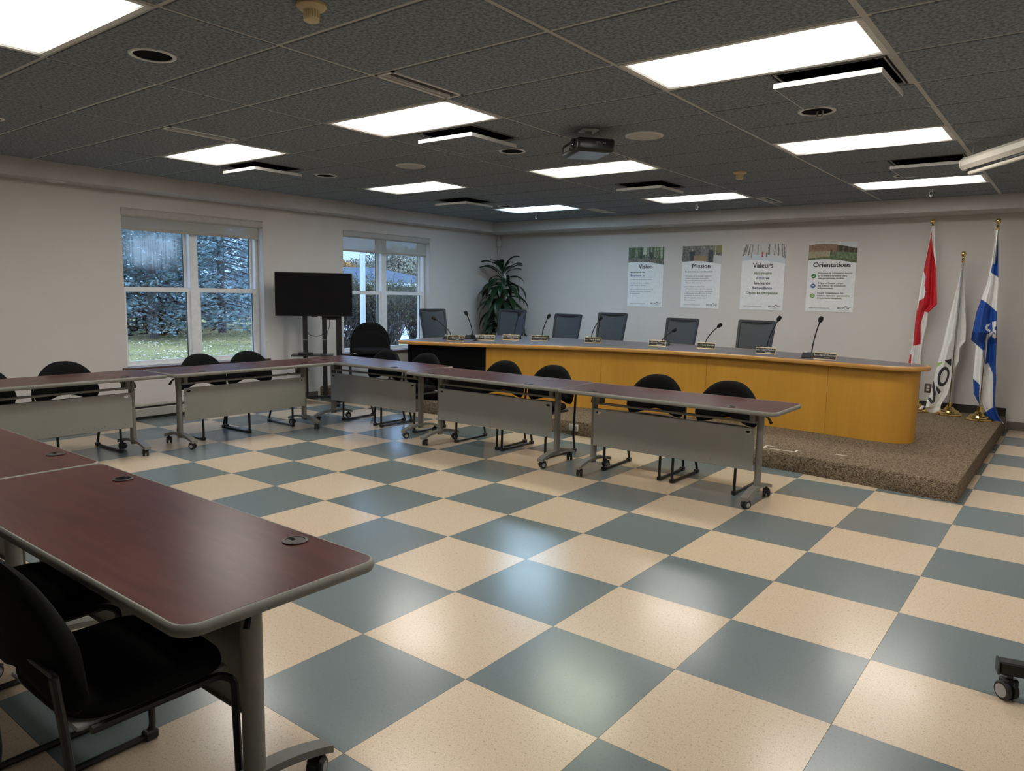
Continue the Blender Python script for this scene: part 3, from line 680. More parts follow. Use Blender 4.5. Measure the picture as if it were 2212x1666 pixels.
# ------------------------------------------------------------------ windows
def window(num, w, fogged, lab):
    y0, y1, z0, z1 = w; ym = (y0+y1)/2
    e = empty('window_%d' % num, (0,0,0), 0, lab, kind='structure')
    XF = XL-0.125; XB = XL-0.235
    fw = 0.045
    f = MB()
    f.box(XB, XF, y0, y0+fw, z0, z1); f.box(XB, XF, y1-fw, y1, z0, z1); f.box(XB, XF, y0, y1, z0, z0+0.022); f.box(XB, XF, y0, y1, z1-fw, z1)
    f.build('window_frame', M['white_vinyl'], e, 0)
    MB().rbox(XB, XF+0.012, ym-0.052, ym+0.052, z0+0.02, z1-0.02, 0.006, 1).build('mullion', M['white_vinyl'], e, 0)
    zm = 1.492
    for s, (a, b) in enumerate(((y0+fw, ym-0.052), (ym+0.052, y1-fw))):
        # upper sash lies further out than the lower one
        for nm, xa, xb, za, zb, rails in (('upper_sash', XB+0.005, XB+0.040, zm-0.01, z1-fw, (0.03,0.035)), ('lower_sash', XF-0.052, XF-0.014, z0+0.022, zm+0.028, (0.034,0.055))):
            q = MB(); sw = 0.034
            q.box(xa, xb, a, a+sw, za, zb); q.box(xa, xb, b-sw, b, za, zb)
            q.box(xa, xb, a+sw, b-sw, za, za+rails[0]); q.box(xa, xb, a+sw, b-sw, zb-rails[1], zb)
            so = q.build(nm, M['white_vinyl'], e, 0)
            fog = fogged and s == 0 and nm == 'upper_sash'
            gm = MB(); gy, gz = (a+b)/2, (za+rails[0]+zb-rails[1])/2
            hy_, hz_ = (b-a)/2-sw, (zb-rails[1]-za-rails[0])/2
            gm.box(-0.003, 0.003, -hy_, hy_, -hz_, hz_)
            p = gm.build('pane', M['glass_fog'] if fog else M['glass'], so, 0, loc=((xa+xb)/2, gy, gz))
            if fog: p['label'] = 'pane clouded with condensation'
            bd = MB()
            for yy in (a+sw, b-sw-0.006): bd.box((xa+xb)/2-0.008, (xa+xb)/2+0.008, yy, yy+0.006, za+rails[0], zb-rails[1])
            bd.build('gasket', M['black_metal'], so, 0)
    MB().rbox(XL-0.135, XL+0.035, y0-0.06, y1+0.06, z0-0.042, z0, 0.006, 2).build('window_sill', M['sill'], e)
    # vinyl apron between the wood stool and the frame
    MB().box(XB, XF+0.02, y0, y1, z0, z0+0.010).build('sill_track', M['white_vinyl'], e, 0)
    MB().rbox(XL-0.005, XL+0.012, y1+0.012, y1+0.034, 0.80, 0.85, 0.003, 1).build('chain_holder', M['outlet'], e)
    return e
window(1, W1, True, 'white four-pane window looking on blue spruces, one pane fogged')
window(2, W2, False, 'white four-pane window looking on a shrub and a dark roof')
def blind(w, drop, lab):
    y0, y1, z0, z1 = w
    e = empty('roller_blind', (XL, (y0+y1)/2, z1), 0, lab, 'blind', 'roller blinds')
    L = (y1-y0)/2
    prof = [(-0.07,-0.092),(-0.012,-0.092),(0.0,-0.075),(0.004,-0.02),(-0.004,-0.001),(-0.07,-0.001)]
    n = len(prof); mb = MB()
    mb.add([(x,-L+0.004,z) for x,z in prof]+[(x,L-0.004,z) for x,z in prof], [tuple(range(n)), tuple(range(2*n-1,n-1,-1))]+[(i,n+i,n+(i+1)%n,(i+1)%n) for i in range(n)])
    mb.build('cassette', M['blind_case'], e, 20)
    MB().box(-0.034,-0.0325,-L+0.02,L-0.055,-drop,-0.08).build('fabric', M['blind'], e, 0)
    MB().rbox(-0.040,-0.026,-L+0.02,L-0.055,-drop-0.002,-drop+0.028,0.003,1).build('hem_bar', M['blind_hem'], e, 0)
    MB().tube([(-0.02,L-0.03,-0.08),(-0.02,L-0.03,-1.5),(-0.02,L-0.018,-1.52),(-0.02,L-0.008,-1.5),(-0.02,L-0.008,-0.08)],0.0016,5).build('chain', M['outlet'], e)
blind(W1, 0.238, 'roller blind of the left window, lowered a little')
blind(W2, 0.30, 'roller blind of the window behind the television, lowered a little')

# ------------------------------------------------------------------ platform
pb = MB()
px = [(XL,PLAT_Y0+0.05),(-4.2,PLAT_Y0+0.07),(-1.9,PLAT_Y0+0.14),(0.2,PLAT_Y0+0.06),(1.2,PLAT_Y0-0.06),(PLAT_X1,PLAT_Y0-0.14)]
front = []
for k in range(41):
    t = k/40*(len(px)-1); i = min(int(t), len(px)-2); f_ = t-i
    p0, p1, p2, p3 = px[max(i-1,0)], px[i], px[i+1], px[min(i+2,len(px)-1)]
    front.append(tuple(0.5*((2*p1[c])+(-p0[c]+p2[c])*f_+(2*p0[c]-5*p1[c]+4*p2[c]-p3[c])*f_*f_+(-p0[c]+3*p1[c]-3*p2[c]+p3[c])*f_**3) for c in (0,1)))
poly = front + [(PLAT_X1+0.01,YB),(XL,YB)]
n = len(poly); ins = [(x, y+0.012) for x,y in front] + [(PLAT_X1,YB),(XL,YB)]
ins[len(front)-1] = (PLAT_X1-0.004, front[-1][1]+0.012)
pb.add([(x,y,0.0) for x,y in poly]+[(x,y,0.143) for x,y in poly]+[(x,y,0.155) for x,y in ins],
       [tuple(range(n-1,-1,-1))]+[(i,(i+1)%n,n+(i+1)%n,n+i) for i in range(n)]+[(n+i,n+(i+1)%n,2*n+(i+1)%n,2*n+i) for i in range(n)]+[tuple(range(2*n,3*n))])
o = pb.build('platform', M['carpet'], smooth=50); tag(o, 'low carpeted platform under the council desk', kind='structure')

# tape marks, outlets, heater, conduit
def simple(name, mb, mat, lab, cat, group=None, **k):
    o = mb.build(name, mat, **k); return tag(o, lab, cat, group)
tp = MB()
tp.box(0.185,0.485,4.595,4.609,0.155,0.1562); tp.box(0.470,0.485,4.609,4.70,0.155,0.1562); tp.box(0.185,0.199,4.609,4.72,0.155,0.1562); tp.box(0.199,0.27,4.706,4.72,0.155,0.1562)
simple('tape_outline', tp, M['tape'], 'rectangle of pale tape on the carpet near the platform edge', 'tape', smooth=0)
simple('tape_strip', MB().box(0.775,0.885,4.745,4.760,0.155,0.1562), M['tape'], 'short strip of pale tape on the carpet', 'tape', smooth=0)
def outlet(loc, rz, lab, mat):
    e = empty('wall_outlet', loc, rz, lab, 'outlet', 'electrical outlets')
    MB().rbox(-0.037,0.037,-0.006,0.0,-0.058,0.058,0.004,2).build('cover_plate', mat, e)
    mb = MB()
    for dz in (-0.021,0.021): mb.rbox(-0.017,0.017,-0.009,-0.004,dz-0.014,dz+0.014,0.004,2)
    s_ = mb.build('socket', M['outlet'] if mat is M['outlet_brown'] else M['shell'], e)
outlet((0.935,YB,0.42), 0, 'brown electrical outlet on the back wall between two flags', M['outlet_brown'])
outlet((XL,1.23,0.33), R(90), 'white electrical outlet under the left window end of the tables', M['outlet'])
outlet((XL,4.28,0.43), R(90), 'white electrical outlet on the wall behind the television stand', M['outlet'])
e = empty('floor_box_outlet', (-1.86,PLAT_Y0+0.135,0.085), 0, 'white electrical outlet in the front of the platform', 'outlet')
MB().rbox(-0.058,0.058,-0.012,0.004,-0.037,0.037,0.004,2).build('cover_plate', M['outlet'], e)
MB().rbox(0.004,0.044,-0.015,-0.01,-0.022,0.022,0.003,2).build('socket', M['shell'], e)
e = empty('baseboard_heater', (XL, 1.7, 0), 0, 'long beige baseboard heater under the left window', 'heater')
hb = MB()
prof = [(0.0,0.03),(0.062,0.03),(0.068,0.036),(0.068,0.12),(0.060,0.128),(0.0,0.128)]
n = len(prof)
hb.add([(x,-2.2,z) for x,z in prof]+[(x,2.3,z) for x,z in prof],[tuple(range(n)),tuple(range(2*n-1,n-1,-1))]+[(i,n+i,n+(i+1)%n,(i+1)%n) for i in range(n)])
hb.build('casing', M['heater'], e, 20)
MB().box(0.0,0.052,-2.19,2.29,0.128,0.150).build('grille', M['heater_dark'], e, 0)
MB().rbox(0.0,0.066,-2.2,2.3,0.150,0.172,0.005,2).build('cap', M['heater'], e)
MB().box(0.0,0.05,-2.19,2.29,0.004,0.03).build('air_slot', M['heater_dark'], e, 0)
e = empty('conduit', (XL+0.03, YB-0.03, 0), 0, 'thin white conduit with a small box in the room corner', 'conduit')
MB().box(-0.012,0.012,-0.012,0.012,0.155,SZ).build('raceway', M['outlet'], e, 0)
MB().rbox(-0.02,0.05,-0.045,0.015,2.36,2.47,0.006,2).build('junction_box', M['outlet'], e)
# ================================================================== folding tables
def caster(wr=0.030):
    e = empty('caster')
    return e
def make_table():
    root = empty('folding_table')
    L, D, Z = 0.915, 0.305, 0.735
    out = rrect(-L, L, -D, D, 0.055, 6)
    n = len(out)
    def off(p, d):
        x, y = p; cx_, cy_ = max(-L+0.055, min(L-0.055, x)), max(-D+0.055, min(D-0.055, y))
        v = Vector((x-cx_, y-cy_)); 
        return (x, y) if v.length < 1e-6 else (cx_+v.x*(1-d/0.055), cy_+v.y*(1-d/0.055))
    # laminate top
    ins = [off(p, 0.006) for p in out]
    MB().prism(ins, Z-0.030, Z).build('table_top', M['table_top'], root, 30)
    # bullnose moulding around it
    prof = [(0.006,-0.0005),(0.003,0.0006),(-0.001,-0.002),(-0.005,-0.008),(-0.007,-0.016),(-0.005,-0.025),(-0.001,-0.031),(0.006,-0.033),(0.02,-0.033)]
    mb = MB(); m = len(prof)
    for p in out:
        for d, dz in prof:
            q = off(p, d); mb.v.append((q[0], q[1], Z+dz))
    for i in range(n):
        j = (i+1) % n
        for k in range(m-1): mb.f.append((i*m+k, j*m+k, j*m+k+1, i*m+k+1)); mb.m.append(0)
    mb.build('edge_moulding', M['table_edge'], root, 60)
    for s in (-1, 1):
        x = s*0.715
        # oval column
        lg = MB(); prof = [(0.024*math.cos(a), 0.034*math.sin(a)) for a in [2*math.pi*k/20 for k in range(20)]]
        lg.prism([(x+a, b) for a, b in prof], 0.085, 0.665)
        leg = lg.build('leg', M['table_metal'], root)
        # arched foot
        ft = MB(); pts_t, pts_b = [], []
        for k in range(17):
            t = -1+2*k/16; y = t*0.262
            zc = 0.070 + 0.046*(1-abs(t)**2.0)
            pts_t.append((y, zc+0.018)); pts_b.append((y, zc-0.006))
        pr = pts_t + pts_b[::-1]; q = len(pr); w = 0.028
        vv = [(x-w, y, z) for y, z in pr] + [(x+w, y, z) for y, z in pr]
        ff = [(i, i+1, q-2-i, q-1-i) for i in range(16)] + [(q+i+1, q+i, 2*q-1-i, 2*q-2-i) for i in range(16)]
        ff += [(i, q+i, q+(i+1) % q, (i+1) % q) for i in range(q)]
        ft.add(vv, ff); ft.build('foot', M['table_metal'], root, 40)
        for sy in (-1, 1):
            cy_ = sy*0.218; rot = 0.5*s*sy
            cs = MB()
            s0 = len(cs.v)
            for off_ in (-0.0155, 0.0155):
                cs.lathe([(0.0,off_-0.010),(0.026,off_-0.010),(0.030,off_-0.006),(0.030,off_+0.006),(0.026,off_+0.010),(0.0,off_+0.010)], n=18, axis='x')
            cs.xf(Matrix.Translation((x, cy_, 0.031)) @ Matrix.Rotation(rot, 4, 'Z'), s0)
            c = cs.build('caster', M['wheel'], root)
            hb = MB(); s0 = len(hb.v)
            for off_ in (-0.0262, 0.0262): hb.lathe([(0.0,off_-0.0015),(0.017,off_-0.0015),(0.017,off_+0.0015),(0.0,off_+0.0015)], n=14, axis='x')
            hb.xf(Matrix.Translation((x, cy_, 0.031)) @ Matrix.Rotation(rot, 4, 'Z'), s0); hb.build('hub', M['hub'], c)
            fk = MB(); s0 = 0
            fk.rbox(-0.024,0.024,-0.020,0.028,0.022,0.046,0.006,1); fk.cyl((0,0,0.04),(0,0,0.066),0.008,10)
            fk.rbox(-0.012,0.012,-0.042,-0.018,0.018,0.028,0.003,1)
            fk.xf(Matrix.Translation((x, cy_, 0.018)) @ Matrix.Rotation(rot, 4, 'Z')); fk.build('fork', M['black_metal'], c)
        # flip bracket and lever
        br = MB(); br.rbox(x-s*0.05-0.02, x-s*0.05+0.02, -0.055, 0.055, 0.60, 0.70, 0.008, 1); br.rbox(x-0.05, x+0.05, -0.17, 0.17, 0.688, 0.704, 0.004, 1)
        br.tube([(x-s*0.06,0.0,0.63),(x-s*0.13,0.0,0.70)], 0.008, 6)
        br.build('flip_bracket', M['table_metal'], root)
        MB().tube([(x+s*0.026,0.02,0.655),(x+s*0.045,0.03,0.64),(x+s*0.060,0.05,0.60)], [0.008,0.008,0.012], 8).build('release_lever', M['black_metal'], root)
    # modesty panel with two cable holes and lips
    pn = MB(); z0, z1 = 0.245, 0.566
    for a, b in ((-0.690,-0.60), (0.60,0.690)):
        c = (a+b)/2; s0 = len(pn.v)
        rect_hole(pn, a, b, z0, z1, -0.0015, 0.0015, c, 0.534, 0.024, 0.0125, 24)
        pn.xf(Matrix.Translation((0,-0.052,0)) @ Matrix.Rotation(R(90),4,'X'), s0)
    pn.box(-0.60, 0.60, -0.0535, -0.0505, z0, z1)
    pn.box(-0.690, 0.690, -0.0535, -0.036, z0, z0+0.003); pn.box(-0.690, 0.690, -0.0535, -0.036, z1-0.003, z1)
    mp = pn.build('modesty_panel', M['panel_metal'], root, 0)
    for c in (-0.645, 0.645):
        MB().tube([(c+0.026*math.cos(a), -0.054, 0.534+0.0145*math.sin(a)) for a in [2*math.pi*k/24 for k in range(24)]], 0.0042, 6, closed=True).build('cable_hole_rim', M['hub'], mp)
    rv = MB()
    for k in range(15):
        s0 = len(rv.v); rv.lathe([(0.0055,0.0),(0.004,-0.0035),(0.0,-0.004)], n=8, axis='y'); rv.xf(Matrix.Translation((-0.63+k*0.09, -0.0535, 0.285)), s0)
    rv.build('rivet_row', M['panel_metal'], mp)
    MB().rbox(-0.70,0.70,-0.040,-0.022,0.598,0.618,0.003,1).build('cross_bar', M['table_metal'], root)
    for c in (-0.60, 0.56):
        gb = MB().lathe([(0.034,0.0),(0.040,0.001),(0.040,0.0035),(0.031,0.005),(0.030,0.001)], (c,-0.235,Z), 24).build('grommet', M['grommet'], root)
        cp = MB(); cp.lathe([(0.0,0.0030),(0.030,0.0030),(0.030,0.0)], (c,-0.235,Z), 24); cp.build('grommet_cap', M['grommet'], gb)
        MB().rbox(c+0.004,c+0.026,-0.242,-0.228,Z+0.002,Z+0.0036,0.002,1).build('cable_slot', M['black_hole'], gb)
    return root
t0 = make_table()
TABLES = [((-0.115,3.30,0), 0, 'mahogany folding table at the right end of the row before the desk'),
          ((-1.945,3.32,0), R(0.3), 'mahogany folding table in the middle of the row before the desk'),
          ((-3.775,3.432,0), R(0.4), 'mahogany folding table at the corner of the two rows'),
          ((-4.365,2.20,0), R(90), 'mahogany folding table in front of the left window'),
          ((-4.395,0.345,0), R(90.6), 'mahogany folding table along the blank wall left of the window'),
          ((-0.085,-0.950,0), R(180), 'nearest mahogany folding table, its rounded corner toward the open floor'),
          ((-1.930,-0.945,0), R(180.2), 'mahogany folding table joined to the nearest one, at the left edge')]
for i, (loc, rz, lab) in enumerate(TABLES):
    o = t0 if i == 0 else copy_tree(t0)
    o.location = loc; o.rotation_euler = (0,0,rz)
    tag(o, lab, 'table', 'folding tables')
    if i == 5:   # open grommet: its cap is painted black for the dark inside the hole
        cap = [c for g in o.children if g.name.startswith('grommet') for c in g.children if c.name.startswith('grommet_cap')][-1]
        cap.data = cap.data.copy(); cap.data.materials[0] = M['black_hole']

# ================================================================== sled-base guest chairs (they face local -Y)
def make_chair():
    root = empty('guest_chair')
    # seat cushion
    NU, NV = 14, 14
    st = MB()
    def sx(u, v):     # superellipse outline
        a = math.atan2(v, u); r = max(abs(u), abs(v)); e = 0.55
        c, s = math.cos(a), math.sin(a)
        return (math.copysign(abs(c)**e, c)*r, math.copysign(abs(s)**e, s)*r)
    rings = []
    for zr, sc in ((0.425,0.93),(0.435,0.985),(0.452,1.0),(0.468,0.985),(0.478,0.94),(0.484,0.80),(0.487,0.5),(0.488,0.0)):
        ring_ = []
        for k in range(40):
            a = 2*math.pi*k/40; c, s = math.cos(a), math.sin(a)
            X = math.copysign(abs(c)**0.5, c)*0.245*sc; Y = math.copysign(abs(s)**0.5, s)*0.225*sc
            ring_.append((X, Y-0.02, zr - 0.018*max(0,(-Y-0.10))/0.12*sc))
        rings.append(ring_)
    for ring_ in rings: st.v += ring_
    for i in range(len(rings)-1):
        for k in range(40): st.f.append((i*40+k, i*40+(k+1) % 40, (i+1)*40+(k+1) % 40, (i+1)*40+k)); st.m.append(0)
    st.f.append(tuple(range(39,-1,-1))); st.m.append(0)
    st.build('seat', M['fabric'], root, 50)
    sh = MB(); sh.rbox(-0.22,0.22,-0.225,0.19,0.408,0.428,0.012,2); sh.build('seat_shell', M['shell'], root)
    # padded back: domed top, notched lower edge, curved around the sitter
    bk = MB(); NU, NV = 28, 14
    def bp(u, v, side):
        au = abs(u)
        zt = 0.558 + 0.272*max(0.0, 1-au**2.5)**0.52
        zb = 0.528 - 0.056*(3*min(1,au/0.78)**2-2*min(1,au/0.78)**3)
        if au > 0.86: zb += 0.07*((au-0.86)/0.14)**2
        zt = max(zt, zb+0.02)
        z = zb + (zt-zb)*v
        wx = 0.278 - 0.030*max(0,(z-0.55)/0.28)**1.5
        x = u*wx
        y = 0.225 + 0.10*(z-0.45) - 0.045*au**2
        edge = min(1.0, (1-au)*9)*min(1.0, v*7)*min(1.0, (1-v)*7)
        th = 0.006 + 0.022*math.sqrt(max(0, edge))
        return (x, y + (-th if side == 0 else th*0.75), z)
    for side in (0, 1):
        for i in range(NU+1):
            for j in range(NV+1): bk.v.append(bp(-1+2*i/NU, j/NV, side))
    W = NV+1; H = (NU+1)*W
    for i in range(NU):
        for j in range(NV):
            a = i*W+j; bk.f.append((a, a+W, a+W+1, a+1)); bk.m.append(0)
            b = H+a; bk.f.append((b, b+1, b+W+1, b+W)); bk.m.append(0)
    def stitch(idx):
        for a, b in zip(idx[:-1], idx[1:]): bk.f.append((a, b, H+b, H+a)); bk.m.append(0)
    stitch([i*W for i in range(NU, -1, -1)]); stitch([i*W+NV for i in range(NU+1)]); stitch([j for j in range(W)]); stitch([NU*W+j for j in range(NV, -1, -1)])
    bk.build('backrest', M['fabric'], root, 60)
    # two sled side frames
    def smooth_path(pts, rad=0.04, n=5):
        P = [Vector(p) for p in pts]; outp = [P[0]]
        for i in range(1, len(P)-1):
            a = (P[i-1]-P[i]); b = (P[i+1]-P[i]); ra = min(rad, a.length*0.45, b.length*0.45)
            A = P[i]+a.normalized()*ra; B = P[i]+b.normalized()*ra
            for k in range(n+1):
                t = k/n; outp.append(A*(1-t)**2 + P[i]*2*t*(1-t) + B*t*t)
        outp.append(P[-1]); return outp
    for s in (-1, 1):
        x = s*0.272
        path = smooth_path([(x*0.98,0.248,0.60),(x*0.99,0.232,0.44),(x,0.215,0.16),(x*0.97,0.262,0.013),(x*0.97,-0.225,0.013),(x*0.97,-0.215,0.40),(x*0.86,-0.19,0.413),(x*0.86,0.16,0.413)], 0.05)
        fr = MB().tube(path, 0.0115, 8).build('side_frame', M['black_metal'], root)
        for yy in (-0.215, 0.245):
            MB().rbox(x*0.97-0.018, x*0.97+0.018, yy-0.024, yy+0.024, 0.0, 0.034, 0.006, 1).build('floor_glide', M['black_metal'], fr)
    MB().tube([(-0.235,-0.16,0.410),(0.235,-0.16,0.410)],0.010,8).build('front_cross_tube', M['black_metal'], root)
    MB().tube([(-0.235,0.13,0.410),(0.235,0.13,0.410)],0.010,8).build('rear_cross_tube', M['black_metal'], root)
    MB().tube([(-0.265,0.245,0.60),(0.265,0.245,0.60)],0.008,8).build('back_cross_tube', M['black_metal'], root)
    return root
c0 = make_chair()
CHAIRS = [((-0.52,3.625,0), R(1), 'black padded chair, third from the right end behind the row before the desk', 'A'),
          ((0.135,3.615,0), R(-1), 'black padded chair at the right end of the row before the desk', 'A'),
          ((-2.27,3.64,0), R(1), 'black padded chair behind the middle table, left one of the pair', 'A'),
          ((-1.665,3.63,0), R(-2), 'black padded chair behind the middle table, right one of the pair', 'A'),
          ((-4.11,3.70,0), R(2), 'black padded chair behind the corner table, nearer the television', 'A'),
          ((-3.46,3.70,0), R(0), 'black padded chair behind the corner table, in front of the black desk end', 'A'),
          ((-4.69,2.03,0), R(92), 'black padded chair in front of the left window, farther from the television', 'A'),
          ((-4.69,2.575,0), R(88), 'black padded chair in front of the left window, nearer the television', 'A'),
          ((-4.70,0.715,0), R(91), 'black padded chair against the blank wall left of the window', 'A'),
          ((-4.70,0.02,0), R(89), 'black padded chair cut off by the left edge of the photo', 'A'),
          ((0.305,-1.185,0), R(180), 'nearest black padded chair, drawn up to the nearest table', 'B'),
          ((-0.42,-1.185,0), R(180), 'black padded chair next to the nearest one, half under the table', 'B'),
          ((-5.32,4.72,0.155), R(48), 'lower one of two black chairs stacked on the platform by the window', 'C'),
          ((-5.335,4.735,0.255), R(48), 'upper one of two black chairs stacked on the platform by the window', 'C')]
GRP = {'A': 'black guest chairs behind the tables', 'B': 'black guest chairs at the nearest table', 'C': 'black chairs stacked on the platform'}
CHAIRS[0] = (CHAIRS[0][0], CHAIRS[0][1], 'black padded chair behind the right-hand table, next to its end chair', 'A')
for i, (loc, rz, lab, g) in enumerate(CHAIRS):
    o = c0 if i == 0 else copy_tree(c0)
    o.location = loc; o.rotation_euler = (0,0,rz)
    tag(o, lab, 'chair', GRP[g])

# ================================================================== council desk
DTOP = [(-4.36,4.42),(-3.9,4.55),(-3.34,4.81),(-2.8,5.11),(-2.2,5.40),(-1.6,5.59),(-1.0,5.68),(-0.4,5.70),(0.2,5.66),(0.7,5.585),(1.0,5.565),(1.18,5.62),(1.29,5.75),(1.305,5.92),(1.2,6.06),(0.9,6.2),(0.4,6.42),(-0.35,6.65),(-1.0,6.8),(-1.6,6.85),(-2.5,6.8),(-3.5,6.6),(-4.40,6.38),(-4.55,6.28),(-4.56,5.2),(-4.49,4.52)]
def catmull(P, closed, sub):
    outp = []; n = len(P)
    for i in range(n if closed else n-1):
        g = lambda k: P[k % n] if closed else P[max(0, min(n-1, k))]
        p0, p1, p2, p3 = g(i-1), g(i), g(i+1), g(i+2)
        for k in range(sub):
            t = k/sub
            outp.append(tuple(0.5*((2*p1[c])+(-p0[c]+p2[c])*t+(2*p0[c]-5*p1[c]+4*p2[c]-p3[c])*t*t+(-p0[c]+3*p1[c]-3*p2[c]+p3[c])*t**3) for c in (0,1)))
    if not closed: outp.append(P[-1])
    return outp
def inset(P, d):
    n = len(P); q = []
    for i in range(n):
        a, b, c = Vector(P[i-1]), Vector(P[i]), Vector(P[(i+1) % n])
        t = (c-a).normalized(); q.append((b.x - t.y*d, b.y + t.x*d))
    return q
DZ = 0.905
desk = empty('council_desk', (0,0,0.155), 0, 'long curved maple council desk with a charcoal top', 'desk')
full = catmull(DTOP, True, 5)
lam = inset(full, 0.03)
def lift(mb): return mb.xf(Matrix.Translation((0,0,-0.155)))
lift(MB().prism(lam, DZ-0.04, DZ)).build('desk_top', M['desk_top'], desk, 30)
eb = MB(); prof = [(0.03,-0.0005),(0.010,0.0005),(0.003,-0.005),(0.0,-0.015),(0.0,-0.032),(0.004,-0.042),(0.03,-0.045)]
m = len(prof); ins_ = [inset(full, d) for d, _ in prof]; n = len(full)
for i in range(n):
    for k in range(m): eb.v.append((ins_[k][i][0], ins_[k][i][1], DZ+prof[k][1]))
for i in range(n):
    for k in range(m-1): eb.f.append((i*m+k, i*m+k+1, ((i+1) % n)*m+k+1, ((i+1) % n)*m+k)); eb.m.append(0)
lift(eb).build('edge_band', M['maple_edge'], desk, 50)
# curved front in separate veneer panels
face = [(p[0], p[1]) for p in inset(full, 0.085)]
fi = [i for i, p in enumerate(face) if i <= 70]
path = [face[i] for i in range(0, 72)]
cuts = [-4.30, -3.42, -2.2, -0.95, 0.40, 9]
def panel(pts, mat, name, th=0.03, rec=0.0):
    a = [Vector(p) for p in pts]; mb = MB(); k = len(a)
    nor = []
    for i in range(k):
        t = (a[min(i+1,k-1)]-a[max(i-1,0)]).normalized(); nor.append(Vector((-t.y, t.x)))
    vv = []
    for z in (0.157, DZ-0.043):
        vv += [(p.x+nn.x*rec, p.y+nn.y*rec, z) for p, nn in zip(a, nor)]
        vv += [(p.x+nn.x*(th+rec), p.y+nn.y*(th+rec), z) for p, nn in zip(a, nor)]
    ff = []
    for i in range(k-1):
        ff += [(i, i+1, 2*k+i+1, 2*k+i), (k+i+1, k+i, 3*k+i, 3*k+i+1), (2*k+i, 2*k+i+1, 3*k+i+1, 3*k+i), (i+1, i, k+i, k+i+1)]
    ff += [(0, 2*k, 3*k, k), (k-1, 2*k-1, 4*k-1, 3*k-1)]
    mb.add(vv, ff); lift(mb); return mb.build(name, mat, desk, 40)
# split the path by x until the rounded end
segs = []; cur = []; ci = 0
for p in path:
    if p[0] > cuts[ci+1] and len(cur) > 1:
        cur.append(p); segs.append(cur); cur = [(p[0]+0.003, p[1])]; ci += 1
    else: cur.append(p)
segs.append(cur)
for k, sg in enumerate(segs):
    o = panel(sg, M['desk_black'] if k == 0 else M['maple'], 'end_panel' if k == 0 else 'front_panel', rec=0.02 if k == 0 else 0.0)
    if k == 0: o['label'] = 'black cloth end panel'
lift(MB().box(-4.42,-4.39,4.62,6.2,0.157,DZ-0.043)).build('side_panel', M['desk_black'], desk, 0)
for xs in (-3.42,-2.2,-0.95,0.40):
    y_ = min(path, key=lambda p: abs(p[0]-xs) + (0 if p[1] < 5.95 else 9))[1]
    lift(MB().box(xs-0.012,xs+0.012,y_+0.045,y_+0.60,0.157,DZ-0.043)).build('support_panel', M['maple'], desk, 0)

# ================================================================== mesh-back armchairs behind the desk (face local -Y)
def make_task_chair():
    root = empty('mesh_task_chair')
    tilt = Matrix.Translation((0,0.19,0.52)) @ Matrix.Rotation(R(-12),4,'X')
    # frame: rounded band around the mesh panel, tapering toward the bottom
    def outline(grow):
        pts = []
        for (x, z) in rrect(-0.245-grow, 0.245+grow, 0.0-grow, 0.60+grow, 0.026, 5):
            w = 0.93 + 0.10*max(0,min(1,z/0.60)); pts.append((x*w, 0.028*(abs(x)/0.25)**2*-1.0, z))
        return pts
    a, b = outline(0.0), outline(-0.030); n = len(a)
    f = MB(); th = 0.024
    vv = [(x,y-th/2,z) for x,y,z in a]+[(x,y-th/2,z) for x,y,z in b]+[(x,y+th/2,z) for x,y,z in a]+[(x,y+th/2,z) for x,y,z in b]
    ff = []
    for i in range(n):
        j = (i+1) % n
        ff += [(i,j,n+j,n+i),(2*n+j,2*n+i,3*n+i,3*n+j),(j,i,2*n+i,2*n+j),(n+i,n+j,3*n+j,3*n+i)]
    f.add(vv, ff); f.xf(tilt); f.build('back_frame', M['chair_frame'], root, 40)
    p = MB(); NX, NZ = 12, 10
    xs = 0.219
    for side in (-0.004, 0.004):
        for i in range(NX+1):
            for j in range(NZ+1):
                z = 0.024+0.552*j/NZ; w = 0.93+0.10*z/0.6; x = (-1+2*i/NX)*(xs+0.002)
                p.v.append((x*w, -0.028*(abs(x)/0.25)**2+side, z))
    W_ = NZ+1; H_ = (NX+1)*W_
    for i in range(NX):
        for j in range(NZ):
            q = i*W_+j; p.f += [(q,q+W_,q+W_+1,q+1),(H_+q,H_+q+1,H_+q+W_+1,H_+q+W_)]; p.m += [0,0]
    p.xf(tilt); p.build('mesh_back', M['mesh_fabric'], root, 60)
    MB().rbox(-0.25,0.25,-0.25,0.24,0.43,0.50,0.03,3).build('seat', M['fabric'], root)
    MB().tube([(0,0.10,0.42),(0,0.26,0.42),(0,0.29,0.50),(0,0.29,0.72)],0.022,10).build('back_support', M['chair_frame'], root)
    MB().cyl((0,0,0.10),(0,0,0.43),0.028,14).build('gas_column', M['chair_frame'], root)
    for s in (-1,1):
        ar = MB(); ar.tube([(s*0.20,0.02,0.43),(s*0.30,0.02,0.45),(s*0.30,0.02,0.64)],0.016,8); ar.rbox(s*0.30-0.04,s*0.30+0.04,-0.13,0.13,0.635,0.665,0.012,2)
        ar.build('armrest', M['chair_frame'], root)
    for k in range(5):
        a = 2*math.pi*k/5+0.3; c, s = math.cos(a), math.sin(a)
        l = MB().tube([(0.02*c,0.02*s,0.115),(0.30*c,0.30*s,0.075)],[0.026,0.018],8).build('base_leg', M['chair_frame'], root)
        w = MB(); w.lathe([(0.0,-0.022),(0.024,-0.022),(0.028,-0.014),(0.028,0.014),(0.024,0.022),(0.0,0.022)],n=14,axis='x'); w.xf(Matrix.Translation((0.30*c,0.30*s,0.029)) @ Matrix.Rotation(a+0.6,4,'Z')); w.build('caster', M['wheel'], l)
    return root
k0 = make_task_chair()
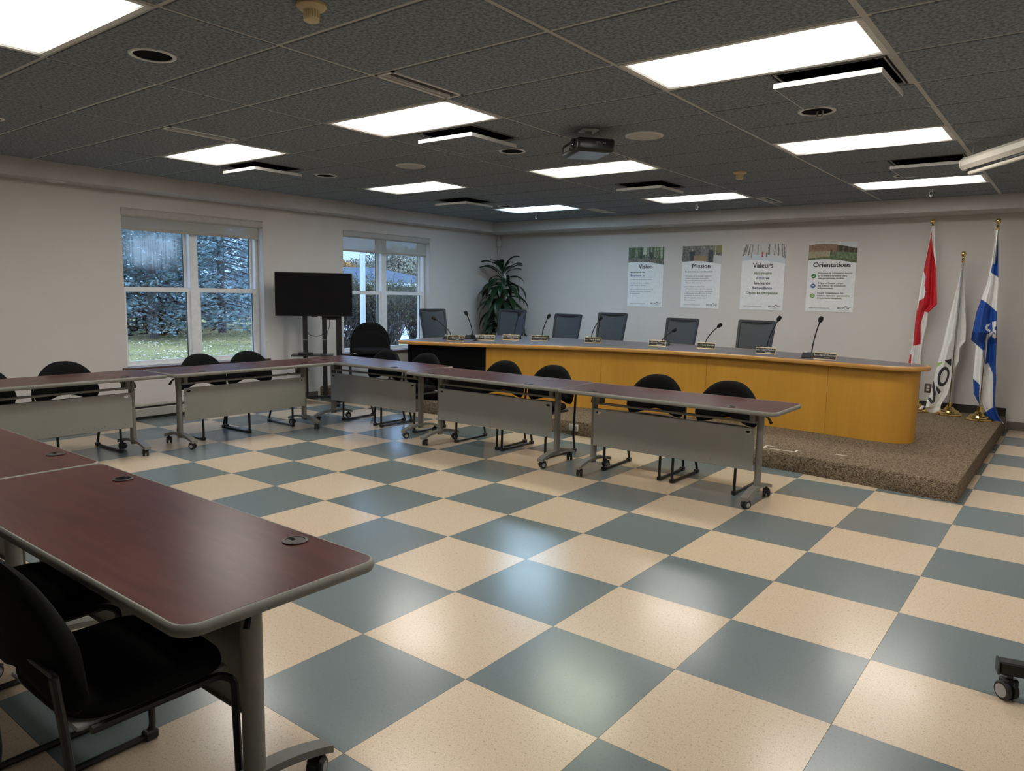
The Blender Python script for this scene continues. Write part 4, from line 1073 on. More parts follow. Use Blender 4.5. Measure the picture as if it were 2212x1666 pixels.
TASK = [((-5.26,6.14,0.155), R(82), 'grey mesh-back chair at the window end of the desk', 1.0),
        ((-4.80,7.02,0.155), R(8), 'grey mesh-back chair in front of the potted plant', 1.0),
        ((-3.82,7.08,0.155), R(-2), 'grey mesh-back chair, third from the window along the desk', 0.963),
        ((-3.05,7.08,0.155), R(-4), 'grey mesh-back chair left of the Vision poster', 1.0),
        ((-1.96,7.08,0.155), R(-6), 'grey mesh-back chair below the Mission poster', 0.963),
        ((-0.92,7.05,0.155), R(-6), 'grey mesh-back chair at the flag end of the desk', 0.972)]
for i, (loc, rz, lab, s) in enumerate(TASK):
    o = k0 if i == 0 else copy_tree(k0)
    o.location = loc; o.rotation_euler = (0,0,rz)
    o.scale = (1, 1, s)
    tag(o, lab, 'chair', 'mesh-back chairs behind the council desk')
# ================================================================== text helper
def text_mesh(lines, ymul=1.0):
    """lines: (string, size, x, y, align, bold) -> MB in the xz plane facing -Y"""
    mb = MB()
    for s, size, x, y, al, bold in lines:
        if bold >= 0.008:      # heavy weight: the strokes thickened by overprinting
            for dx, dz in ((-0.024,0.0),(-0.012,0.0),(0.012,0.0),(0.024,0.0),(0.0,0.014),(0.0,-0.014)): s2 = text_mesh([(s,size,x+dx*size,y+dz*size,al,0.0)]); mb.add(s2.v, s2.f)
            bold = 0.0
        cu = bpy.data.curves.new('t', 'FONT'); cu.body = s; cu.size = size; cu.align_x = al; cu.offset = bold*size; cu.resolution_u = 2; cu.fill_mode = 'FRONT'
        ob = bpy.data.objects.new('t', cu); COL.objects.link(ob)
        me = ob.to_mesh()
        mb.add([(v.co.x+x, 0.0, v.co.y+y) for v in me.vertices], [tuple(p.vertices) for p in me.polygons])
        ob.to_mesh_clear(); bpy.data.objects.remove(ob); bpy.data.curves.remove(cu)
    return mb

# ================================================================== microphones and name plates on the desk
def microphone(bx, by, hx_, hz_, rz, lab):
    """base at bx,by; head offset hx_ sideways and hz_ up; the neck leaves the base upright and bends"""
    e = empty('gooseneck_microphone', (bx,by,DZ), rz, lab, 'microphone', 'gooseneck microphones on the desk')
    b = MB(); w = 0.088
    pr = [(-0.080,0.0),(-0.080,0.012),(-0.020,0.052),(0.035,0.056),(0.060,0.0)]
    n = len(pr)
    b.add([(-w,y,z) for y,z in pr]+[(w,y,z) for y,z in pr],[tuple(range(n)),tuple(range(2*n-1,n-1,-1))]+[(i,n+i,n+(i+1)%n,(i+1)%n) for i in range(n)])
    base = b.build('base', M['mic'], e, 20)
    MB().lathe([(0.015,0.0),(0.015,0.005),(0.0,0.006)],(-0.062,0.006,0.054),14).build('talk_button', M['plate_text'], base)
    pts = []
    for k in range(13):
        t = k/12; pts.append((hx_*t**1.6, -0.05*t**1.5, 0.052+(hz_-0.052)*t))
    MB().tube(pts, [0.0066]*12+[0.0055], 7).build('gooseneck', M['mic'], e)
    h = MB().lathe([(0.0,-0.022),(0.009,-0.020),(0.013,-0.008),(0.0135,0.006),(0.010,0.018),(0.0,0.022)], n=14)
    d = (Vector(pts[-1])-Vector(pts[-2])).normalized()
    h.xf(Matrix.Translation(Vector(pts[-1])+d*0.014) @ d.to_track_quat('Z','Y').to_matrix().to_4x4() @ Matrix.Diagonal((1.75,1.75,1.55,1)))
    h.build('windscreen', M['foam'], e)
MICS = [(-4.16,5.10,-0.21,0.27,'microphone bent far left at the window end of the desk'),
        (-4.06,5.42,-0.07,0.33,'microphone behind the small desk camera'),
        (-3.72,5.90,0.07,0.33,'microphone in front of the chair by the plant'),
        (-3.41,6.12,0.11,0.31,'microphone fourth from the window end of the desk'),
        (-2.78,6.38,0.13,0.30,'microphone in front of the chair left of the first poster'),
        (-1.78,6.46,0.15,0.19,'low bent microphone below the second poster'),
        (-1.22,6.50,0.16,0.27,'microphone below the gap right of the second poster'),
        (-0.40,6.30,0.12,0.38,'tall microphone in front of the chair at the flag end'),
        (0.19,5.96,0.07,0.395,'microphone at the flag end of the desk, below the fourth poster')]
for x,y,hx_,hz_,lab in MICS: microphone(x,y,hx_,hz_,R(25) if x < -3.5 else R(12) if x < -1 else R(6),lab)
def name_plate(x, y, rz, name, role, lab):
    e = empty('name_plate', (x,y,DZ), rz, lab, 'name plate', 'name plates on the desk'); e.scale = (1,1,1.22)
    tilt = Matrix.Rotation(R(-14),4,'X')
    b = MB().rbox(-0.105,0.105,0.0,0.006,0.006,0.058,0.001,1).xf(tilt); b.build('plate', M['plate_black'], e, 0)
    f = MB()
    f.rbox(-0.108,0.108,-0.001,0.009,0.056,0.063,0.001,1); f.rbox(-0.108,-0.105,-0.001,0.009,0.003,0.058,0.0008,1); f.rbox(0.105,0.108,-0.001,0.009,0.003,0.058,0.0008,1); f.rbox(-0.108,0.108,-0.004,0.012,0.0,0.008,0.001,1)
    f.xf(tilt); f.build('holder', M['plate_gold'], e, 0)
    MB().box(-0.10,0.10,0.0,0.05,0.0,0.003).build('stand', M['plate_gold'], e, 0)
    t = text_mesh([(name,0.0235,0.022,0.033,'CENTER',0.008),(role,0.0135,0.022,0.016,'CENTER',0.0),('BROMONT',0.0090,-0.082,0.034,'CENTER',0.0)])
    t.xf(tilt @ Matrix.Translation((0,-0.0008,0))); t.build('lettering', M['plate_text'], e, 0)
PL = [(-3.84,4.84,R(30),'Stéphane Boulle','Greffier','name plate at the window end, in front of the bent microphone'),
      (-3.72,5.30,R(30),'Jean-Sébastien Roger','Directeur général','name plate beside the small desk camera'),
      (-3.55,5.60,R(28),'Thierry Janneau','Conseiller','name plate in front of the chair by the plant'),
      (-3.23,5.80,R(24),'Nadine Lachance','Conseillère','name plate fourth from the window end'),
      (-2.54,6.02,R(18),'Martin Lavoie','Conseiller','name plate below and left of the first poster'),
      (-1.72,6.20,R(12),'Michelle Champagne','Conseillère','name plate below the first poster gap, by the low microphone'),
      (-1.11,6.26,R(8),'Lucie Riendeau','Conseillère','name plate third from the flag end'),
      (-0.33,6.06,R(4),'Claire Mailhot','Conseillère','name plate second from the flag end'),
      (0.37,5.78,R(0),'Marcel Diamond','Conseiller','name plate nearest the flags, beside its microphone')]
for a in PL: name_plate(*a)
# small conference camera between the first two plates
e = empty('desk_camera', (-3.80,5.18,DZ), R(20), 'small silver and black camera on the desk', 'camera')
MB().lathe([(0.03,0.0),(0.03,0.006),(0.012,0.012),(0.010,0.03)],n=16).build('foot', M['black_metal'], e)
MB().rbox(-0.03,0.04,-0.03,0.03,0.026,0.078,0.012,2).build('body', M['silver'], e)
MB().lathe([(0.0,-0.05),(0.026,-0.048),(0.034,-0.036),(0.034,-0.01),(0.028,0.0)],(-0.03,0,0.056),18,'y').build('lens_barrel', M['black_metal'], e)

# ================================================================== posters
def lerp(a,b,t): return tuple(x+(y-x)*t for x,y in zip(a,b))
def pic_forest(u, v, rn):
    k = math.sin(u*70+math.sin(u*23)*4)
    c = lerp((0.022,0.040,0.020),(0.13,0.18,0.08), rn()*(0.5+0.5*v))
    if k > 0.55: c = lerp((0.07,0.065,0.05),(0.16,0.15,0.11), rn())
    if k < -0.8 and v > 0.35: c = lerp((0.24,0.30,0.17),(0.46,0.52,0.36), rn())
    if abs(u-0.47) < 0.05 and v > 0.5: c = lerp((0.35,0.40,0.28),(0.62,0.66,0.52), rn())
    if v < 0.30: c = lerp((0.05,0.05,0.035),(0.34,0.33,0.26), rn()**2)
    for px_ in (0.36,0.66):
        if abs(u-px_) < 0.030 and 0.22 < v < 0.66: c = (0.03,0.035,0.04)
    return c
def pic_market(u, v, rn):
    c = lerp((0.06,0.06,0.055),(0.20,0.18,0.15), rn())
    if v > 0.72: c = lerp((0.05,0.055,0.05),(0.28,0.26,0.22), rn())
    for px_, top, col, w in ((0.26,0.78,(0.022,0.028,0.04),0.065),(0.56,0.93,(0.19,0.185,0.19),0.085),(0.73,0.88,(0.025,0.03,0.035),0.06)):
        d = abs(u-px_)
        if d < w*(1.0 if v < top-0.16 else 0.45) and v < top: c = col
        if d < 0.03 and top-0.13 < v < top-0.01: c = (0.33,0.24,0.19) if v < top-0.06 else (0.40,0.38,0.36)
    if v < 0.36 and 0.30 < u < 0.62: c = lerp((0.42,0.27,0.13),(0.20,0.13,0.08), rn())
    if u > 0.80 and v < 0.45: c = (0.55,0.56,0.57)
    if u > 0.80 and v > 0.62: c = lerp((0.30,0.28,0.08),(0.16,0.17,0.08), rn())
    if abs(u-0.845) < 0.010: c = (0.48,0.47,0.45)
    return lerp(c, (rn(),)*3, 0.06)
def pic_snow(u, v, rn):
    c = lerp((0.55,0.60,0.66),(0.66,0.66,0.65), v)
    if v > 0.36: c = lerp((0.46,0.45,0.44),(0.62,0.62,0.63), rn()*0.6+0.4*v)
    for px_, w, b, sl in ((0.03,0.03,0.30,0.10),(0.08,0.02,0.34,0.08),(0.15,0.018,0.32,0.05),(0.22,0.016,0.18,0.03),(0.36,0.013,0.30,0.0),(0.62,0.032,0.36,-0.01),(0.74,0.014,0.38,0.02),(0.84,0.02,0.36,-0.03),(0.93,0.018,0.30,-0.05),(0.98,0.02,0.28,-0.06)):
        if abs(u-px_-sl*(v-0.4)) < w*0.6 and v > b: c = lerp((0.11,0.085,0.075),(0.24,0.20,0.17), rn())
    if abs(u-0.47) < 0.016 and 0.22 < v < 0.52: c = (0.45,0.05,0.07)
    if abs(u-0.57) < 0.016 and 0.22 < v < 0.48: c = (0.16,0.17,0.15)
    return c
def pic_field(u, v, rn):
    hill = 0.78+0.14*math.sin(u*3.2+0.6)
    if v > hill: c = (0.62,0.64,0.65)
    elif v > 0.48:
        c = lerp((0.20,0.105,0.065),(0.30,0.20,0.11), rn())
        if u > 0.58 and v < 0.84: c = lerp((0.055,0.04,0.03),(0.24,0.16,0.09), max(0,math.sin(u*55))**2*rn())
    else:
        c = lerp((0.26,0.24,0.14),(0.40,0.36,0.22), rn())
        if u > 0.45: c = lerp((0.07,0.12,0.05),(0.20,0.26,0.15), rn())
        if v < 0.12: c = lerp((0.05,0.07,0.03),(0.14,0.17,0.09), rn())
    if abs(u-0.47) < 0.018 and 0.30 < v < 0.60: c = (0.06,0.07,0.05)
    if abs(u-0.54) < 0.02 and 0.26 < v < 0.44: c = (0.20,0.10,0.05)
    return c
def poster(x0, tilt, pic, texts, extra, lab):
    Wp, Hp = 0.620, 0.930
    e = empty('poster', (x0+Wp/2, YB-0.006, 1.352), 0, lab, 'poster', 'planning posters on the back wall')
    e.rotation_euler = (0, tilt, 0)
    MB().box(-Wp/2,Wp/2,0.0,0.005,0.0,Hp).build('sheet', M['poster'], e, 0)
    NX, NY = 150, 64; zb = 0.690
    me_v, me_f, cols = [], [], []
    uv = [0.0, 0.0]; sd = x0*7.3+50
    def rn():
        n1 = noise.noise(Vector((uv[0]*34+sd, uv[1]*15, sd))); n2 = noise.noise(Vector((uv[0]*95, uv[1]*42+sd, sd)))
        return max(0.0, min(1.0, 0.5+0.75*n1+0.55*n2))
    def wave(u): return zb + 0.026*math.sin((1-u)*math.pi*1.05-0.3) - 0.030*u
    for j in range(NY+1):
        for i in range(NX+1):
            u = i/NX; me_v.append((-Wp/2+Wp*u, -0.0006, wave(u)+(Hp-wave(u))*j/NY))
            uv[0] = u; uv[1] = j/NY; w_ = 0.010*noise.noise(Vector((u*30, j/NY*12, sd)))
            cols.append(pic(u+w_, j/NY+w_*1.5, rn))
    for j in range(NY):
        for i in range(NX):
            a = j*(NX+1)+i; me_f.append((a,a+1,a+NX+2,a+NX+1))
    me = bpy.data.meshes.new('picture'); me.from_pydata(me_v, [], me_f)
    ca = me.color_attributes.new('print', 'FLOAT_COLOR', 'POINT')
    flat = []
    for c in cols: flat += [c[0],c[1],c[2],1.0]
    ca.data.foreach_set('color', flat)
    place('picture', me, M['picture'], e)
    for key, lines in texts.items():
        for ln_ in lines: t = text_mesh([ln_]); t.xf(Matrix.Translation((0,-0.0008,0))); t.build('lettering', M[key], e, 0)
    for args in extra: args(e)
    # footer line and logo
    t = text_mesh([('PLANIFICATION STRATÉGIQUE 2021-2030',0.0145,-0.262,0.042,'LEFT',0.01)]); t.xf(Matrix.Translation((0,-0.0008,0))); t.build('footer_lettering', M['ink_grey'], e, 0)
    t = text_mesh([('BROM',0.034,0.106,0.040,'LEFT',0.01),('NT',0.034,0.2345,0.040,'LEFT',0.01),('NATURELLEMENT INSPIRANTE',0.0095,0.19,0.020,'CENTER',0.0)])
    t.xf(Matrix.Translation((0,-0.0008,0))); t.build('logo_lettering', M['ink_grey'], e, 0)
    lg = MB(); cxx, czz = 0.2125, 0.0515
    for k in range(24):
        a0, a1 = 2*math.pi*k/24, 2*math.pi*(k+1)/24
        lg.add([(cxx+r_*math.cos(a), -0.0008, czz+r_*math.sin(a)) for r_ in (0.0125,0.0185) for a in (a0,a1)], [(0,1,3,2)])
    lg.add([(cxx-0.014,-0.0008,czz+0.020),(cxx+0.020,-0.0008,czz+0.016),(cxx+0.024,-0.0008,czz+0.024),(cxx-0.006,-0.0008,czz+0.027)],[(0,1,2,3)])
    lg.build('logo_mark', M['ink_grey'], e, 0)
def dot(cx_, cz_, key, icon):
    def f(e):
        o = MB().add([(cx_+0.0315*math.cos(2*math.pi*k/32), -0.0006, cz_+0.0315*math.sin(2*math.pi*k/32)) for k in range(32)], [tuple(range(32))]).build('round_icon', M[key], e, 0)
        ib = MB()
        for poly in icon: ib.add([(cx_+a*0.0315, -0.0012, cz_+b*0.0315) for a,b in poly], [tuple(range(len(poly)))])
        ib.build('icon_mark', M['ink_white'], o, 0)
    return f
def bar(cx_, cz_):
    def f(e): MB().box(cx_-0.0016,cx_+0.0016,-0.0008,-0.0004,cz_-0.018,cz_+0.018).build('divider', M['ink_grey'], e, 0)
    return f
C_, L_ = 'CENTER', 'LEFT'
poster(-3.428, R(-0.3), pic_forest, {
    'ink_dark': [('Vision',0.098,0.0,0.598,C_,0.008),('Bien plus qu\'une Ville',0.030,-0.265,0.530,L_,0.010),('est',0.026,-0.046,0.476,L_,0.010)],
    'ink_blue': [('Bromont',0.053,-0.265,0.476,L_,0.014)],
    'ink_grey': [('un milieu de vie en pleine nature,',0.0285,-0.265,0.420,L_,0.006),('où il fait bon vivre, travailler,',0.0285,-0.265,0.362,L_,0.006),('se divertir et se recréer,',0.0285,-0.265,0.328,L_,0.006),('dans un environnement qui favorise',0.0285,-0.265,0.266,L_,0.006),('l\'adoption d\'un mode de vie actif',0.0285,-0.265,0.232,L_,0.006),('et épanouissant.',0.0285,-0.265,0.198,L_,0.006)]},
    [], 'poster headed Vision, forest path picture at its top')
poster(-2.503, R(0.0), pic_market, {
    'ink_dark': [('Mission',0.098,0.0,0.598,C_,0.008),('Bromont crée avec sa communauté',0.0305,-0.255,0.536,L_,0.010)],
    'ink_grey': [(s_,0.0295,-0.245 if not s_.startswith('•') else -0.262,z_,L_,0.006) for s_,z_ in (('• Un milieu de vie durable, inspirant,',0.472),('inclusif, dynamique et prospère,',0.438),('où tout est pensé pour rapprocher',0.404),('l\'humain de la nature.',0.370),('• Les employé.e.s de la Ville',0.314),('participent chaque jour à la création',0.280),('de cet environnement et contribuent',0.246),('à développer puis offrir une grande',0.212),('qualité de services en réponse aux',0.178),('besoins actuels et futurs des',0.144),('Bromontois.es.',0.110))]},
    [], 'poster headed Mission, crowd picture at its top')
poster(-1.571, R(0.1), pic_snow, {
    'ink_dark': [('Valeurs',0.098,0.0,0.598,C_,0.008),('Innovante',0.058,0.0,0.362,C_,0.010)],
    'ink_green': [('Visionnaire',0.058,0.0,0.502,C_,0.010),('Orientée citoyenne',0.058,0.0,0.222,C_,0.010)],
    'ink_blue': [('Inclusive',0.058,0.0,0.432,C_,0.010),('Bienveillante',0.058,0.0,0.292,C_,0.010)]},
    [bar(0,0.568),bar(0,0.176)], 'poster headed Valeurs, snowy woods picture at its top')
poster(-0.641, R(0.0), pic_field, {
    'ink_dark': [('Orientations',0.094,0.0,0.600,C_,0.008)],
    'ink_grey': [(s_,0.034,-0.165,z_,L_,0.008) for s_,z_ in (('Préserver le patrimoine naturel',0.508),('et le mettre en valeur dans',0.474),('une perspective durable.',0.440),('Préparer l\'avenir : créer',0.374),('des milieux de vie inclusifs',0.340),('et harmonieux.',0.306),('Revoir l\'organisation des',0.240))] + [('services dans une',0.034,-0.165,0.206,L_,0.012)],
    'ink_green': [('perspective',0.034,0.098,0.206,L_,0.008),('d\'expérience citoyenne.',0.034,-0.165,0.172,L_,0.008)]},
    [dot(-0.225,0.480,'ink_deepgreen',[[(-.6,-.5),(.1,-.45),(.5,.0),(.0,-.1),(-.6,-.2)],[(.1,.1),(.3,.55),(.55,.5),(.45,.1)]]), dot(-0.225,0.347,'ink_blue',[[(-.55,.1),(-.3,.45),(0,.2),(.3,.45),(.55,.1),(.2,-.1),(0,.05),(-.2,-.1)],[(-.15,-.25),(.15,-.25),(0,-.6)]]), dot(-0.225,0.213,'ink_green',[[(-.5,.1),(0,.55),(.5,.1),(.3,.1),(0,.35),(-.3,.1)],[(-.4,-.25),(.4,-.25),(.3,-.45),(-.3,-.45)]])],
    'poster headed Orientations, autumn field picture at its top')

# ================================================================== flags on poles
def interp(pts, z):
    # boundary given top to bottom
    if z >= pts[0][1]: return pts[0][0]
    for a, b in zip(pts[:-1], pts[1:]):
        if b[1] <= z <= a[1]:
            t = (a[1]-z)/max(1e-6, a[1]-b[1]); return a[0]+(b[0]-a[0])*t
    return pts[-1][0]
def inpoly(p, poly):
    x, y = p; c = False; j = len(poly)-1
    for i in range(len(poly)):
        xi, yi = poly[i]; xj, yj = poly[j]
        if (yi > y) != (yj > y) and x < (xj-xi)*(y-yi)/(yj-yi)+xi: c = not c
        j = i
    return c
def flag(pole, ztop, key, colour, mats, ff, lab, plab, folds, zs=0.155, ball=0.028):
    e = empty('flag_pole', (pole[0],pole[1],zs), 0, plab, 'flag pole', 'flag poles')
    MB().lathe([(0.0,0.0),(0.150,0.0),(0.152,0.010),(0.140,0.018),(0.132,0.032),(0.112,0.040),(0.100,0.056),(0.066,0.066),(0.050,0.086),(0.034,0.100),(0.030,0.150),(0.022,0.155),(0.0,0.155)], n=12).build('base', M['brass'], e, 25)
    MB().cyl((0,0,0.15),(0,0,ztop-zs-0.09),0.0125,14).build('pole', M['chrome'], e)
    MB().lathe([(0.014,-0.10),(0.018,-0.085),(0.012,-0.078),(0.020,-0.060),(0.011,-0.045),(0.010,-0.034),(0.022,-0.028),(ball,-0.006),(ball,0.010),(0.020,0.026),(0.0,0.032)],(0,0,ztop-zs-0.03),18).build('finial', M['brass'], e, 50)
    n_ = Vector((pole[0]-CAM.x, pole[1]-CAM.y, 0)).normalized(); ex = Vector((n_.y,-n_.x,0))
    L, Rr = FLAG[key+'_l'], FLAG[key+'_r']
    z1, z0 = max(L[0][1],Rr[0][1]), min(L[-1][1],Rr[-1][1])
    NV, NU = 320, 110
    mb = MB(); V = []
    for side in (0,1):
        for j in range(NV+1):
            z = z1+(z0-z1)*j/NV
            l_, r_ = interp(L,z), interp(Rr,z); r_ = max(r_, l_+0.012)
            sp_ = min(1.0, (r_-l_)/0.16)
            for i in range(NU+1):
                t = i/NU; u = l_+(r_-l_)*t
                d0 = 0.052 if key == 'bro' else -0.030 if key == 'can' else 0.052 - 0.085*max(0.0, min(1.0, (z-1.05)*8, (2.02-z)*8))
                d = d0 + sp_*(0.028*math.sin(t*folds*2*math.pi+j*0.0028+1.0) + 0.007*math.sin(t*folds*4.3*math.pi-j*0.0037))
                bulge = 0.030*math.sqrt(max(0,4*t*(1-t)))*sp_ + 0.004
                if side == 1: d += 2*bulge
                else: d -= bulge*0.4
                p = Vector((pole[0],pole[1],0)) + ex*u + n_*d
                V.append((p.x-pole[0], p.y-pole[1], z-zs))
    W_ = NU+1; H_ = (NV+1)*W_
    F, MI = [], []
    for side in (0,1):
        for j in range(NV):
            z = z1+(z0-z1)*(j+.5)/NV; l_, r_ = interp(L,z), interp(Rr,z)
            for i in range(NU):
                u = l_+(r_-l_)*(i+.5)/NU; a = side*H_+j*W_+i
                F.append((a,a+W_,a+W_+1,a+1) if side == 0 else (a,a+1,a+W_+1,a+W_)); MI.append(colour(u,z))
    for j in range(NV):
        for i in (0, NU):
            a = j*W_+i; b = a+W_
            F.append((a,H_+a,H_+b,b) if i == 0 else (a,b,H_+b,H_+a)); MI.append(MI[j*NU+min(i,NU-1)])
    mb.v = V; mb.f = F; mb.m = MI
    o = mb.build('flag', mats, None, 70, loc=(pole[0],pole[1],zs)); tag(o, lab, 'flag', 'flags behind the desk')
anyp = lambda ps, p: any(inpoly(p, q) for q in ps)
flag((0.87,8.22), 2.51, 'can', lambda u,z: 1 if anyp(FLAG['can_red'],(u,z)) else 0, [M['flag_white'],M['flag_red']], None, 'red and white maple leaf flag hanging in folds', 'flag pole of the red and white flag, partly behind the desk', 1.6)
flag((1.23,8.15), 2.11, 'bro', lambda u,z: 1 if (anyp(FLAG['bro_black'],(u,z)) or (inpoly((u,z),FLAG['bro_o'][0]) and not inpoly((u,z),FLAG['bro_o'][1]))) else 2 if anyp(FLAG['bro_green'],(u,z)) else 0, [M['flag_white'],M['flag_black'],M['flag_green']], None, 'white flag with black lettering trailing on the platform', 'shorter flag pole of the white flag', 1.4)
flag((1.56,7.95), 2.46, 'que', lambda u,z: 0 if anyp(FLAG['que_fleur'],(u,z)) else 1 if anyp(FLAG['que_blue'],(u,z)) else 0, [M['flag_white'],M['flag_blue']], None, 'blue and white flag with a lily, hanging to the floor', 'flag pole of the blue and white flag, nearest the right edge', 1.5)

# ================================================================== potted dracaena
pl = empty('potted_plant', (-5.62,8.02,0.155), 0, 'tall dark green corn plant with drooping leaves in the corner', 'plant')
MB().lathe([(0.0,0.0),(0.13,0.0),(0.17,0.30),(0.18,0.32),(0.165,0.32),(0.155,0.28),(0.0,0.27)], n=24).build('pot', M['pot'], pl)
MB().tube([(0.02,0.02,0.27),(0.02,0.02,1.72)],0.028,10).build('stake', M['stake'], pl)
stems = [((-0.05,-0.04),0.55,1.05),((0.05,-0.05),0.6,1.40),((0.0,0.03),0.6,1.72)]
for (sx_,sy_),a,b in stems: MB().tube([(sx_*0.6,sy_*0.6,0.27),(sx_,sy_,(0.27+b)/2),(sx_*0.8,sy_*0.8,b)],[0.020,0.018,0.013],8).build('cane', M['cane'], pl)
def leaf_mesh(length, width, droop, seed):
    rs = random.Random(seed); mb = MB(); n = 11
    ang = R(droop[0]); x = z = 0.0
    for k in range(n+1):
        t = k/n
        w = width*(0.28+0.72*math.sin(min(1,t/0.55)*math.pi/2))*(1 if t < 0.55 else max(0.02,(1-((t-0.55)/0.45)**2.2)))
        if t < 0.22: w = width*(0.16+0.5*t)
        tw = 0.25*math.sin(t*3+seed)
        mb.v += [(x, -w*math.cos(tw), z-w*math.sin(tw)+0.010), (x, 0, z-0.006), (x, w*math.cos(tw), z+w*math.sin(tw)+0.010)]
        ang -= R(droop[1])/n*(0.5+1.0*t)
        x += length/n*math.cos(ang); z += length/n*math.sin(ang)
    for k in range(n):
        a = 3*k
        mb.f += [(a,a+3,a+4,a+1),(a+1,a+4,a+5,a+2)]; mb.m += [0,0]
    m0 = len(mb.v)   # thickness
    mb.v += [(v[0],v[1],v[2]-0.002) for v in mb.v[:m0]]
    for k in range(n):
        a = 3*k+m0
        mb.f += [(a,a+1,a+4,a+3),(a+1,a+2,a+5,a+4)]; mb.m += [0,0]
    me = mb.mesh('leaf', 60); me.materials.append(M['leaf']); return me
leaf_up = [leaf_mesh(0.46,0.042,(66,78),1), leaf_mesh(0.44,0.044,(54,66),2)]
leaf_mid = [leaf_mesh(0.54,0.047,(34,122),3), leaf_mesh(0.52,0.050,(20,110),4), leaf_mesh(0.58,0.044,(6,88),5)]
rp = random.Random(5)
for k in range(112):
    t = k/111
    z = 0.60 + 1.20*t
    a = k*2.39996 + rp.uniform(-0.3,0.3)
    me = rp.choice(leaf_up) if t > 0.86 else rp.choice(leaf_mid)
    o = place('leaf', me, None, pl, (0.02*math.cos(a), 0.02*math.sin(a), z), (0, R(rp.uniform(-10,10)) + (R(12) if t < 0.6 else 0), a))
    s_ = rp.uniform(0.85,1.15)*(0.95 if t > 0.8 else 1.0); 
    # the leaves toward the walls are shorter: they press against them
    ca, sa = math.cos(a), math.sin(a)
    lim = 1.0
    if ca < -0.15: lim = min(lim, 0.44/(-ca)/0.52)
    if sa > 0.15: lim = min(lim, 0.42/sa/0.52)
    s_ *= max(0.45, min(1.0, lim)); o.scale = (s_, max(s_,0.8), s_)

# ================================================================== television on a rolling stand
TVX, TVY = -5.62, 4.03
tv_rz = R(50)
st = empty('tv_stand', (TVX,TVY,0), tv_rz, 'black two-post rolling stand holding the television', 'tv stand')
for s in (-1,1):
    MB().rbox(s*0.125-0.030,s*0.125+0.030,0.0,0.045,0.08,1.62,0.004,1).build('post', M['black_metal'], st)
    MB().box(s*0.125-0.031,s*0.125+0.031,-0.001,0.046,0.86,0.864).build('post_joint', M['hub'], st, 0)
MB().rbox(0.275,0.345,0.05,0.11,0.08,1.30,0.004,1).build('rear_post', M['black_metal'], st)
MB().rbox(0.09,0.34,0.045,0.085,1.13,1.19,0.004,1).build('bracket', M['black_metal'], st)
for s in (-1,1):
    l = MB().rbox(s*0.30-0.03,s*0.30+0.03,-0.30,0.30,0.075,0.12,0.006,1).build('base_leg', M['black_metal'], st)
    for yy in (-0.26,0.26):
        w = MB().lathe([(0.0,-0.022),(0.030,-0.022),(0.034,-0.014),(0.034,0.014),(0.030,0.022),(0.0,0.022)],(s*0.30,yy,0.035),14,'x'); w.rbox(s*0.30-0.014,s*0.30+0.014,yy-0.014,yy+0.014,0.05,0.08,0.003,1)
        w.build('caster', M['wheel'], l)
MB().rbox(-0.34,0.34,-0.03,0.03,0.078,0.118,0.006,1).build('base_cross_bar', M['black_metal'], st)
MB().rbox(-0.29,0.24,-0.30,0.0,0.665,0.682,0.004,1).build('shelf', M['tv_plastic'], st)
for s in (-1,1): MB().add([(s*0.125-0.02,0.0,0.665),(s*0.125+0.02,0.0,0.665),(s*0.125+0.02,0.0,0.56),(s*0.125-0.02,0.0,0.56),(s*0.125-0.02,-0.16,0.665),(s*0.125+0.02,-0.16,0.665)],[(0,1,2,3),(0,4,5,1),(2,5,4,3),(0,3,4),(1,5,2)]).build('shelf_bracket', M['black_metal'], st, 0)
MB().tube([(-0.10,-0.012,0.98),(-0.06,-0.03,0.93),(0.02,-0.035,0.91),(0.09,-0.02,0.93),(0.115,-0.005,0.98)],0.004,6).build('hanging_cable', M['black_metal'], st)
MB().tube([(0.19,0.03,1.16),(0.19,0.02,1.05),(0.16,0.0,0.95),(0.14,0.0,0.80)],0.004,6).build('hanging_cable', M['black_metal'], st)
MB().tube([(0.30,0.0,1.17),(0.32,-0.02,1.12),(0.37,-0.02,1.09),(0.41,-0.02,1.12),(0.42,0.0,1.19)],0.004,6).build('hanging_cable', M['black_metal'], st)
tv = empty('television', (TVX,TVY,1.462), tv_rz, 'flat black television switched off, between the two windows', 'television')
W2_, H2_ = 0.492, 0.284
MB().rbox(-W2_,W2_,-0.062,-0.030,-H2_,H2_,0.004,2).build('cabinet', M['tv_plastic'], tv)
MB().box(-W2_+0.008,W2_-0.008,-0.0632,-0.0615,-H2_+0.016,H2_-0.008).build('screen', M['screen'], tv, 0)
MB().rbox(-0.30,0.30,-0.032,0.0,-0.20,0.14,0.02,2).build('rear_housing', M['tv_plastic'], tv)
MB().rbox(-0.04,0.04,-0.060,-0.040,-H2_-0.010,-H2_+0.004,0.003,1).build('sensor_lip', M['tv_plastic'], tv)
e = empty('media_box', (TVX,TVY,0.682), tv_rz, 'thin black box lying on the television stand shelf', 'media player')
MB().rbox(-0.20,-0.02,-0.22,-0.08,0.001,0.026,0.005,2).build('box_body', M['black_metal'], e)
MB().box(-0.19,-0.03,-0.2206,-0.219,0.006,0.010).build('front_strip', M['tv_plastic'], e, 0)

